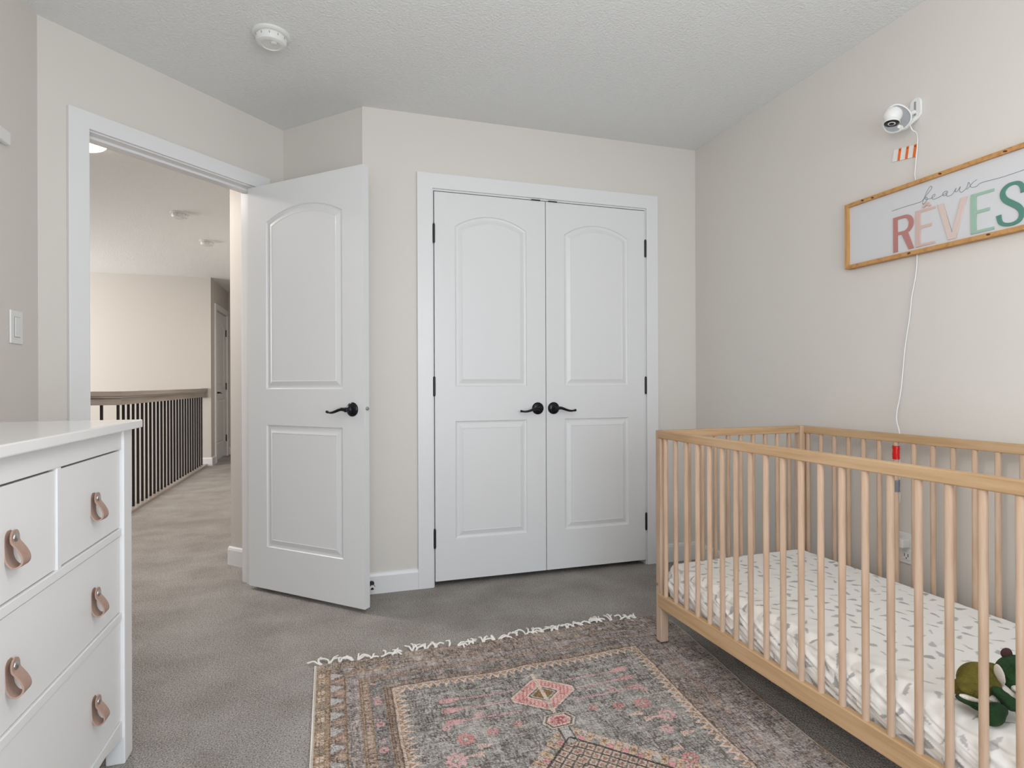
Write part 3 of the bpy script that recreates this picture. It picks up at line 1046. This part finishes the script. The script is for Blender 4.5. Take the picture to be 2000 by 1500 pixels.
# ------------------------------------------------------------------ baby monitor camera on wall bracket
cm = thing('baby_camera', (2.055, 1.588, 2.06), 0, 'white baby monitor camera with grey face on a wall bracket', 'camera')
mb = MB()
def stadium(hw, hh, n=12):
    return [(hw * math.cos(a), hh - hw + hw * math.sin(a)) for a in np.linspace(0, PI, n)] + [(hw * math.cos(a), -(hh - hw) + hw * math.sin(a)) for a in np.linspace(PI, 2 * PI, n)]


MYZ = Matrix(((0, 0, -1, 0), (1, 0, 0, 0), (0, 1, 0, 0), (0, 0, 0, 1)))
MB().prism(stadium(.022, .040), 0, .010).build('bracket_plate', PLASTIC, cm, M=MYZ, bevel=.003, seg=3)
MB().prism(stadium(.0035, .026), .0095, .0108).build('bracket_slot', GREYP, cm, M=MYZ)
MB().tube(catmull([(-.006, .0, -.034), (-.03, .0, -.052), (-.06, 0, -.075), (-.085, .0, -.080)]), .009, 12).build('bracket_arm', PLASTIC, cm, smooth=60)
MB().tube([(-.012, .002, -.012), (-.05, .004, -.030), (-.075, .0, -.045)], .008, 12).build('bracket_arm', PLASTIC, cm, smooth=60)
# head frame: w = facing direction, u right, v up
wv = Vector((-.74, -.56, -.42)).normalized()
uv = Vector((0, 0, 1)).cross(wv).normalized()
uv = (uv * math.cos(R(4)) + wv.cross(uv) * math.sin(R(4))).normalized()
vv = wv.cross(uv).normalized()
hc = Vector((-.098, .002, -.046))
MH_ = Matrix((uv, vv, wv)).transposed().to_4x4()
MH_.translation = hc


def egg(r, n=40):
    out = []
    for k in range(n):
        a = 2 * PI * k / n
        x, y = math.cos(a), math.sin(a)
        rr = r * (1 + .055 * math.cos(3 * (a - R(-18))))
        out.append((x * rr * .93, y * rr * 1.02 - .002))
    return out


mb = MB()
prof = [(.020, -.036), (.036, -.032), (.045, -.022), (.0485, -.006), (.0485, .004), (.047, .008), (.044, .0095), (.0425, .006), (.0425, .004)]
rings = [egg(r) for r, h in prof]
n = 40
for k, (r, h) in enumerate(prof):
    mb.add([(x, y, h) for x, y in rings[k]], [])
mb.f += [(k * n + j, k * n + (j + 1) % n, (k + 1) * n + (j + 1) % n, (k + 1) * n + j) for k in range(len(prof) - 1) for j in range(n)]
mb.f.append(tuple(range(n)))
mb.build('camera_shell', PLASTIC, cm, M=MH_, smooth=50)
mb = MB()
mb.prism(egg(.0428), .003, .0055)
mb.build('face_plate', GREYP, cm, M=MH_)
# ball with lens looking down
bc = (-.010, .013, .006)
mb = MB().lathe([(.031 * math.sin(a), -.031 * math.cos(a)) for a in np.linspace(.02, PI - .02, 20)], 28, bc)
mb.build('camera_ball', PLASTIC, cm, M=MH_, smooth=60)
ld = Vector((-.16, -.82, .55)).normalized()
lo = Vector(bc) + ld * .0262
MB().lathe([(.0200, -.014), (.0250, -.004), (.0262, 0), (.0262, .0035), (.0255, .0040)], 28, lo, ld).build('lens_cup', PLASTIC, cm, M=MH_, smooth=50)
MB().lathe([(.0258, 0), (.0250, .0035), (.023, .005), (0, .005)], 28, lo, ld).build('lens_ring', LENS, cm, M=MH_, smooth=40)
MB().lathe([(.0125, .0045), (.0122, .0058), (.0085, .0062), (.0080, .005)], 24, lo, ld).build('lens_bezel', PLASTIC, cm, M=MH_, smooth=40)
MB().lathe([(.0088, .0060), (.0075, .0072), (.004, .0085), (0, .009)], 20, lo, ld).build('lens_glass', LENS, cm, M=MH_, smooth=50)
MB().lathe([(.0062, .005), (.0055, .0068), (0, .007)], 18, (.006, -.031, 0)).build('white_button', PLASTIC, cm, M=MH_, smooth=40)
for x, y in ((-.010, -.035), (.024, -.018)):
    MB().lathe([(.0042, .005), (.0042, .0062), (.0028, .0064), (.0028, .0056), (0, .0056)], 18, (x, y, 0)).build('sensor', GREYP, cm, M=MH_, smooth=40)
MB().box(.010, .024, -.0385, -.0368, .005, .0058).build('front_slot', LENS, cm, M=MH_)
# cords
def wy(y, z, x=2.047):
    return (x, y, z)


c1 = catmull([(2.0, 1.572, 1.985), (2.004, 1.566, 1.966), (2.022, 1.566, 1.958), (2.044, 1.578, 1.938), (2.048, 1.587, 1.87), (2.048, 1.592, 1.82), (2.048, 1.589, 1.785), (2.049, 1.588, 1.65), (2.048, 1.585, 1.506), (2.048, 1.591, 1.441),
              (2.047, 1.605, 1.367), (2.046, 1.613, 1.292), (2.044, 1.630, 1.178), (2.040, 1.643, 1.024), (2.025, 1.650, .92), (2.004, 1.6205, .86), (1.999, 1.620, .80), (2.0, 1.617, .74), (1.999, 1.620, .665), (2.004, 1.621, .61), (2.02, 1.66, .55), (2.03, 1.672, .49), (2.015, 1.662, .44), (2.008, 1.650, .440), (2.012, 1.64, .447)], 5)
tag(MB().tube(c1, .0021, 8).build('power_cord', PLASTIC, smooth=60), 'thin white cord running from the baby camera down to the plug', 'cord')
# tag with three orange strips
tg = thing('sticker_strip', (2.054, 1.6355, 1.914), 0, 'white plastic strip with three orange bars below the camera', 'adhesive strip')
MT = Matrix.Rotation(R(9), 4, 'X')
MB().box(-.003, 0, -.046, .046, -.022, .022).build('strip_base', PLASTIC, tg, M=MT)
for y in (-.042, -.012, .019):
    MB().box(-.005, -.003, y - .0045, y + .0045, -.0225, .0225).build('orange_bar', ORANGE, tg, M=MT)
for y in (-.042, -.012, .019):
    MB().box(-.0056, -.005, y - .002, y + .002, .014, .018).build('bar_notch', KNOT, tg, M=MT)

# ------------------------------------------------------------------ rug
RW, RLn = 1.44, 2.25
step = .0026
ax_ = np.arange(0, RW + 1e-6, step)
bx_ = np.concatenate([np.arange(0, 1.15, step), np.arange(1.15, RLn, .012)])
A, B = np.meshgrid(ax_, bx_)
D = np.minimum(np.minimum(A, RW - A), np.minimum(B, RLn - B))
along = np.where(np.minimum(A, RW - A) < np.minimum(B, RLn - B), B, A)
dist1 = fbm(A * 6, B * 6, 40)
dist2 = fbm(A * 60, B * 9, 41)
dist3 = fbm(A * 9, B * 60, 42)
warp = (fbm(A * 12, B * 12, 50) - .5) * .008
Dw = D + warp
C = np.zeros(A.shape + (3,))


def put(mask, col, op=1.):
    global C
    k = (mask * op)[..., None]
    C = C * (1 - k) + np.array(col, float) * k


GG, DK, PK, CO, PE, OB, LG, MV = (148, 147, 141), (84, 75, 70), (218, 172, 172), (210, 138, 136), (216, 194, 178), (164, 136, 106), (186, 182, 181), (160, 147, 143)
put(np.ones(A.shape), GG)
put(Dw < .262, MV)
put((Dw > .262) & (fbm(A * 25, B * 8, 60) > .52), LG, .35)
put(Dw < .047, OB)
fr = np.mod(along, .040)
put((Dw > .012) & (Dw < .036) & (fr < .026) & (np.mod(fr, .013) < .0105) & (np.mod(Dw - .012, .012) < .0095), PE, .85)
put((Dw > .014) & (Dw < .034) & (np.floor(along / .040) % 3 == 1) & (fr < .026), (70, 76, 72), .5)
put((Dw > .052) & (Dw < .098), (126, 102, 88))
tri = np.mod(along, .085)
put((Dw > .054) & (Dw < .096) & (tri < .05) & (np.abs(tri - .025) < .025 * (1 - (Dw - .054) / .042)), LG, .9)
tri2 = np.mod(along + .042, .085)
put((Dw > .054) & (Dw < .096) & (np.abs(tri2 - .025) < .02 * ((Dw - .054) / .042)), (186, 150, 118), .8)
put((Dw > .098) & (Dw < .104), OB)
tr3 = np.mod(along, .06)
put((Dw > .110) & (Dw < .140) & (np.abs(tr3 - .03 - (Dw - .125) * .8) < .006), (190, 170, 166), .6)
put((Dw > .145) & (Dw < .176), (142, 112, 88), .8)
put((Dw > .150) & (Dw < .171) & (np.mod(along, .022) < .012), (190, 150, 132), .5)
put((Dw > .180) & (Dw < .222), (112, 112, 108), .9)
fl_ = np.hypot(np.mod(along, .12) - .06, Dw - .200)
put((fl_ < .013) & (fl_ > .004), PK, .8)
put((Dw > .222) & (Dw < .250), (150, 120, 98), .8)
put((Dw > .250) & (Dw < .258) | ((Dw > .232) & (Dw < .236)), DK, .5)
saw = np.abs(np.mod(along, .030) - .015) / .015
put((Dw > .258) & (Dw < .266), PE)
put((Dw > .262) & (Dw < .262 + .024 * (1 - saw)), PE)
put((Dw > .266) & (Dw < .266 + .010 * (1 - saw * 1.6)), OB, .8)


# the right and top borders are more faded than the left one
fade = np.clip(np.maximum((A - .9) / .4 * .66, (.30 - B) / .2 * .45 * (A > .25)), 0, .66)
fn = np.clip((fbm(A * 14, B * 14, 33) - .35) * 2.2, 0, 1)
put((Dw < .256), (172, 160, 156), fade * (.55 + .45 * fn))
put((Dw < .256), (172, 160, 158), .18)

XC = .735
U = np.abs(A - XC)
Ym = np.where(B < RLn / 2, B, RLn - B)
field = Dw > .285
# distress under the motifs
C = C * .82 + np.array([158, 150, 145.]) * .18
th1 = vnoise(A * 330, B * 30, 61) - .5
th2 = vnoise(A * 30, B * 330, 62) - .5
C = C * (1 + ((dist2 - .5) * .22 + (dist3 - .5) * .24 + th1 * .30 + th2 * .30)[..., None])
brown = np.clip((fbm(A * 3.2, B * 3.2, 77) - .56) * 3, 0, 1) * (Dw < .25)
put(brown, (122, 100, 86), .45)
greyw = np.clip((fbm(A * 3, B * 3, 90) - .5) * 3, 0, 1)
put(greyw, (172, 168, 164), .35)
clus = fbm(A * 11, B * 11, 63, 3)
put((vnoise(A * 300, B * 55, 64) > .74 - .22 * (clus - .5)) & (clus > .42), (70, 63, 60), .62)
put((vnoise(A * 55, B * 300, 65) > .76 - .22 * (clus - .5)) & (clus > .42), (70, 63, 60), .55)
put((vnoise(A * 55, B * 300, 66) > .84), (206, 202, 198), .45)
put((vnoise(A * 300, B * 55, 67) > .84), (206, 202, 198), .40)


def dia(cx_, cy_, hx, hy, p=1.0):
    return (np.abs(A - cx_) / hx) ** p + (np.abs(Ym - cy_) / hy) ** p


# the outer bands stay clearest along the left edge
lf = (A < .26) & (A < B) * 1
lf = lf.astype(float)
put((A > .006) & (A < .047), (176, 142, 104), .45 * lf)
fr = np.mod(B, .040)
put((A > .013) & (A < .036) & (fr < .026) & (np.mod(fr, .013) < .0100) & (np.mod(A - .013, .012) < .0092), (226, 206, 194), .85 * lf)
put((A > .014) & (A < .034) & (np.floor(B / .040) % 3 == 1) & (fr < .026) & (np.mod(fr, .013) < .0100), (86, 90, 86), .5 * lf)
put((np.abs(A - .050) < .0025) | (np.abs(A - .101) < .0025), (120, 92, 66), .6 * lf)
tri = np.mod(B, .085)
put((A > .054) & (A < .097) & (np.abs(tri - .022) < .024 * (1 - (A - .054) / .043)), (196, 193, 192), .85 * lf)
put((A > .054) & (A < .097) & (np.abs(tri - .062) < .020 * ((A - .054) / .043)), (176, 148, 124), .7 * lf)
put((A > .070) & (A < .092) & (np.abs(tri - .062) < .005), PK, .7 * lf)
for a_ in (.145, .152, .176, .224, .231, .243):
    put(np.abs(A - a_) < .0018, (172, 138, 104), .6 * lf)
    put(np.abs(A - a_ - .0035) < .0014, (88, 74, 66), .5 * lf)
put((A > .156) & (A < .172) & (np.mod(B, .022) < .011), (206, 176, 160), .6 * lf)
ffl = np.hypot(np.mod(B, .13) - .065, A - .200)
put((ffl < .014) & (ffl > .005), (222, 160, 162), .8 * lf)
# inner sawtooth edge
saw = np.abs(np.mod(along, .030) - .015) / .015
put((Dw > .250) & (Dw < .262), PE, .9)
put((Dw > .260) & (Dw < .262 + .036 * (1 - saw)), (226, 200, 186), .95)
put((Dw > .258) & (Dw < .262 + .016 * (1 - saw * 1.5)), OB, .85)
put((Dw > .244) & (Dw < .250), DK, .55)
zig = np.abs(np.mod(A, .016) - .008)
for zc, a0_, a1_ in ((.345, .30, .62), (.575, .25, .62), (.345, .85, 1.15), (.575, .85, 1.15)):
    put(field & (A > a0_) & (A < a1_) & (np.abs(Ym - zc - zig * 1.4) < .0026), (200, 198, 192), .8)
# arms
for bb in (.395, .455, .520):
    put((U > .09) & (U < .345) & (np.abs(Ym - bb) < .0030) & (np.mod(A, .0078) < .0056), (220, 164, 166), .85)
    ah = np.clip((U - .275) / .085, 0, 1)
    w_ = .0145 * np.sin(np.clip(ah, 0, 1) * PI) ** .8
    put((U > .275) & (U < .36) & (np.abs(Ym - bb) < w_) & ((np.abs(Ym - bb) > .006 * np.clip((ah - .35) * 2, 0, 1))), (220, 162, 164), .85)
# main rosette
d0 = np.maximum(np.maximum(dia(XC, .452, .128, .108), np.abs(A - XC) / .112), np.abs(Ym - .452) / .098)
put(d0 < 1.06, (98, 90, 84), .7)
put(d0 < 1.0, (226, 206, 190))
put(d0 < .93, (224, 168, 164))
put((d0 < .93) & (fbm(A * 26, B * 26, 12, 2) > .52), (222, 146, 148), .8)
put((d0 < .88) & (d0 > .54) & (np.mod(A + .3 * Ym, .0135) < .0030), (178, 96, 96), .7)
put((d0 < .88) & (d0 > .54) & (np.mod(A + .3 * Ym + .006, .0135) < .0030), (230, 204, 190), .6)
put((d0 < .52), (224, 202, 186))
put((d0 < .44), (88, 78, 72))
put((d0 < .39), (172, 174, 166))
put((d0 < .32), (132, 102, 62))
put((np.abs(A - XC) < .0065) & (np.abs(Ym - .452) < .135), (222, 204, 190), .95)
put((np.abs(Ym - .322 - np.abs(A - XC) * .5) < .003) & (U < .03), (222, 204, 190), .9)
# hexagon
d1_ = np.maximum(np.abs(Ym - .612) / .037, np.abs(A - XC) / .056 + np.abs(Ym - .612) / .110)
put(d1_ < 1.12, (98, 90, 84), .6)
put(d1_ < 1.0, (206, 196, 186))
put(d1_ < .86, (104, 84, 70))
put(d1_ < .74, (224, 200, 190))
put((d1_ < .60), (218, 160, 162))
put((d1_ < .50) & (vnoise(A * 140, B * 140, 8) > .5), (180, 104, 104), .9)
# medallion
ap = .700
m1 = (Ym - ap) * 1.04
put((np.abs(A - XC) < .024) & (Ym > .648) & (Ym < .77), (188, 186, 180))
put((np.abs(np.abs(A - XC) - .018) < .0035) & (Ym > .648) & (Ym < .73), DK, .85)
band = U - m1
up_ = np.floor((U + Ym * .85) / .030)
inb = (Ym > ap - .045) & (band > .004) & (band < .068) & (U > .024)
cell = np.mod(U + Ym * .85, .030)
put(inb & (up_ % 2 == 0) & (cell < .025), (206, 176, 148), .95)
put(inb & (up_ % 2 == 0) & (cell > .006) & (cell < .018) & (band > .03) & (band < .045), (160, 116, 84), .9)
put(inb & (up_ % 2 == 1) & (cell < .025) & (band < .034) & (vnoise(up_ * 7.3, up_ * 3.1, 5) > .35), (224, 150, 152), .9)
put(inb & (up_ % 2 == 1) & (cell < .025) & (band >= .036), (214, 190, 176), .8)
put((Ym > ap) & (np.abs(band) < .0045), (60, 54, 54), .95)
inside = (Ym > ap + .03) & (band < -.004)
put(inside, (122, 116, 110))
put(inside & (np.mod(U - m1, .042) > .036), (66, 60, 58), .95)
put(inside & (np.mod(U - m1, .042) < .034) & (np.mod(U + Ym * .85, .034) < .028), (204, 182, 168), .92)
put(inside & (np.abs(np.mod(U - m1, .042) - .017) < .009) & (np.abs(np.mod(U + Ym * .85, .034) - .014) < .007), (150, 110, 92), .9)
put(inside & (np.mod(U + Ym * .85, .034) > .029), (78, 70, 66), .9)
# flowers and darts
for (fx, fy, fr_, col_) in ((.300, .615, .026, CO), (.305, .762, .020, PK), (.215, .600, .017, CO), (.235, .500, .014, PK), (.13, .585, .014, CO), (.345, .70, .030, PK), (.30, .90, .024, CO), (.35, 1.0, .024, PK), (.345, .545, .014, PK)):
    dd_ = np.hypot(U - fx, Ym - fy)
    an = np.arctan2(Ym - fy, U - fx)
    pr = fr_ * (1 + .20 * np.cos(8 * an))
    put((dd_ < pr) & (dd_ > pr * .42), col_, .92)
    put(dd_ < pr * .22, PE, .9)
for (fx, fy, s_) in ((.245, .66, 1), (.29, .695, -1), (.275, .85, 1), (.365, .80, -1)):
    tt = (U - fx) * s_ / .055 + .5
    put((tt > 0) & (tt < 1) & (np.abs(Ym - fy) < .014 * tt), (222, 192, 180), .92)
# final weave over everything
C = C * .84 + np.array([150, 143, 138.]) * .16
wn = rng.random(A.shape)
thr = .16 + .22 * (fbm(A * 30, B * 30, 91, 2) > .5)
put(wn < thr, (66, 58, 55), .46)
put(wn > .82, (224, 218, 212), .36)
C = np.clip((C - 120) * 1.08 + 119, 10, 245)
sel = (A < .006) | (A > RW - .006)
put(sel, (206, 200, 192), .8)
# placement: bilinear corners + gentle edge wander
TLc, TRc, BLc, BRc = (-.080, 2.240), (1.392, 2.285), (-.052, .02), (1.255, .05)
s_, t_ = A / RW, B / RLn
X = (1 - t_) * ((1 - s_) * TLc[0] + s_ * TRc[0]) + t_ * ((1 - s_) * BLc[0] + s_ * BRc[0])
Y = (1 - t_) * ((1 - s_) * TLc[1] + s_ * TRc[1]) + t_ * ((1 - s_) * BLc[1] + s_ * BRc[1])
X = X + .012 * np.sin(B * 5.2 + .6) * s_ ** 3
Y = Y + (.006 * np.sin(A * 7) + .006 * np.sin(A * 17 + 1)) * (1 - t_) ** 3
Z = .0065 + .0035 * fbm(A * 7, B * 7, 99) + .004 * np.exp(-(RW - A) / .03) * (fbm(A * 0, B * 9, 17))
rg = thing('area_rug', (0, 0, 0), 0, 'faded pink and grey tribal patterned rug with white fringe', 'rug')
grid_obj('woven_field', X, Y, Z, C, WEAVE, rg, smooth=True)
# backing edge so the rug has thickness
mb = MB()
edge = [(X[i, 0], Y[i, 0]) for i in range(0, X.shape[0], 12)]
mb.tube([(x, y, .006) for x, y in edge], .0026, 6).build('selvedge', FRINGE, rg)
edge = [(X[i, -1], Y[i, -1]) for i in range(0, X.shape[0], 12)]
MB().tube([(x, y, .007) for x, y in edge], .0035, 6).build('selvedge', mat('selvedge_brown', (140, 110, 84), .9), rg)
nF = 40
for k in range(nF):
    f_ = (k + .5) / nF + random.uniform(-.006, .006)
    if f_ > .93: continue
    i = min(int(f_ * (X.shape[1] - 1)), X.shape[1] - 1)
    bx, by = X[0, i], Y[0, i]
    mb = MB()
    lean = random.gauss(.1, .55)
    ln = random.uniform(.032, .060)
    if k == 0: lean, ln = -1.1, .06
    for s in range(random.choice((2, 3, 3))):
        a_ = lean + random.uniform(-.5, .5)
        cur = random.uniform(-1.8, 1.8)
        p = Vector((bx + random.uniform(-.006, .006), by - .004, .008))
        pts = [p.copy()]
        for q in range(6):
            a_ += cur / 6
            p = p + Vector((math.sin(a_), math.cos(a_), 0)) * ln / 6
            p.z = .009 + .007 * math.sin(q / 5 * PI) * random.uniform(.3, 1) + .0012 * s
            pts.append(p.copy())
        mb.tube(catmull(pts, 2), [.0034] * 12 + [.0022], 6)
    mb.build('tassel', FRINGE, rg, smooth=60)

# ------------------------------------------------------------------ plush toy on the mattress
def blob(name, m, parts, parent, voxel=.004, sub=2):
    """one continuous surface from overlapping ellipsoids (centre, radii, rot)"""
    bm = bmesh.new()
    for c, r, rot in parts:
        Mx = Matrix.Translation(c) @ (Matrix.Rotation(rot[0], 4, 'X') @ Matrix.Rotation(rot[1], 4, 'Y') @ Matrix.Rotation(rot[2], 4, 'Z')) @ Matrix.Diagonal((*r, 1))
        bmesh.ops.create_icosphere(bm, subdivisions=4, radius=1, matrix=Mx)
    me = bpy.data.meshes.new(name)
    bm.to_mesh(me); bm.free()
    me.materials.append(m)
    o = bpy.data.objects.new(name, me)
    COL.objects.link(o)
    o.parent = parent
    if len(parts) > 1:
        rm = o.modifiers.new('remesh', 'REMESH')
        rm.mode = 'VOXEL'; rm.voxel_size = voxel
        sm_ = o.modifiers.new('smooth', 'SMOOTH')
        sm_.iterations = 6; sm_.factor = .6
        rm.use_smooth_shade = True
    else:
        me.shade_smooth()
    return o


TS = 1.045      # toy frame: x,y along the view at the toy, z up
ty = thing('plush_toy', (1.365, .895, .333), 0, 'green plush toy with white bib lying on the crib mattress', 'plush toy')
fr_ = Vector((.292, -.0, 0))
# local axes: right = camera right-ish, depth = away
RT = Vector((.956, -.292, 0)); DP = Vector((.292, .956, 0)); UPV = Vector((0, 0, 1))


def tp(r, d, u):
    k = d / 1.254
    return RT * (r + (1.0436 + r) * k) + DP * d + UPV * (u - (.718 - u) * k)


rotz = -YAW
E0 = (0, 0, rotz)
blob('body', OLIVE, [(tp(-.022, .012, .062), (.044, .040, .040), E0), (tp(.004, .018, .070), (.030, .030, .032), E0), (tp(-.060, .004, .046), (.017, .022, .022), E0)], ty, .003)
blob('thigh', OLIVE, [(tp(.000, -.020, .050), (.024, .016, .015), (0, -.15, rotz)), (tp(-.034, -.016, .042), (.034, .020, .014), (0, .2, rotz))], ty, .003)
blob('belly', WPLUSH, [(tp(.008, -.018, .030), (.030, .020, .016), E0), (tp(.030, -.014, .040), (.026, .020, .020), E0), (tp(.021, -.022, .076), (.0055, .014, .026), (0, -.22, rotz)),
                       (tp(.052, -.022, .030), (.030, .020, .016), E0), (tp(-.045, -.026, .026), (.024, .010, .006), (0, .28, rotz))], ty, .003)
blob('head', DGREEN, [(tp(.066, -.008, .078), (.046, .040, .038), E0), (tp(.048, -.012, .068), (.026, .030, .034), E0)], ty, .003)
blob('muzzle', WPLUSH, [(tp(.082, -.036, .046), (.034, .016, .013), E0), (tp(.10, -.026, .042), (.03, .024, .018), E0)], ty, .003)
blob('arm', DGREEN, [(tp(.016, -.040, .040), (.013, .010, .011), E0), (tp(.030, -.043, .028), (.018, .012, .012), (0, .5, rotz)), (tp(.044, -.044, .014), (.020, .014, .015), (0, .5, rotz))], ty, .003)
blob('foot', DGREEN, [(tp(.004, -.052, -.012), (.026, .018, .022), E0), (tp(.016, -.050, .000), (.020, .016, .014), E0)], ty, .003)
blob('foot', DGREEN, [(tp(-.050, -.020, .020), (.026, .016, .008), (0, .38, rotz)), (tp(-.030, -.026, .008), (.018, .014, .008), (0, .5, rotz))], ty, .003)
blob('foot', BPLUSH, [(tp(.078, -.056, .006), (.018, .016, .030), (0, .4, rotz)), (tp(.095, -.05, .02), (.018, .016, .02), E0)], ty, .003)
blob('ear', BPLUSH, [(tp(.036, .010, .124), (.013, .007, .013), (0, -.6, rotz)), (tp(.044, .010, .113), (.009, .007, .014), (0, -.4, rotz))], ty, .0025)
eo = tp(.0765, -.0465, .082)
ed = (RT * .35 - DP * .93 + UPV * .1).normalized()
MB().lathe([(.0078, -.002), (.0078, .001), (.006, .0018), (.0055, .001)], 20, eo, ed).build('eye_ring', LIME, ty, smooth=40)
MB().lathe([(.006, 0), (.0052, .003), (.003, .0048), (0, .0055)], 20, eo, ed).build('eye', LENS, ty, smooth=60)
MB().tube(catmull([tp(.068, -.01, .112), tp(.074, -.012, .124), tp(.088, -.010, .132), tp(.102, -.008, .128)]), .0035, 8).build('ribbon', LIME, ty, smooth=60)
MB().tube(catmull([tp(.068, -.01, .112), tp(.078, -.014, .116), tp(.092, -.012, .120), tp(.102, -.008, .128)]), .0032, 8).build('ribbon', LIME, ty, smooth=60)
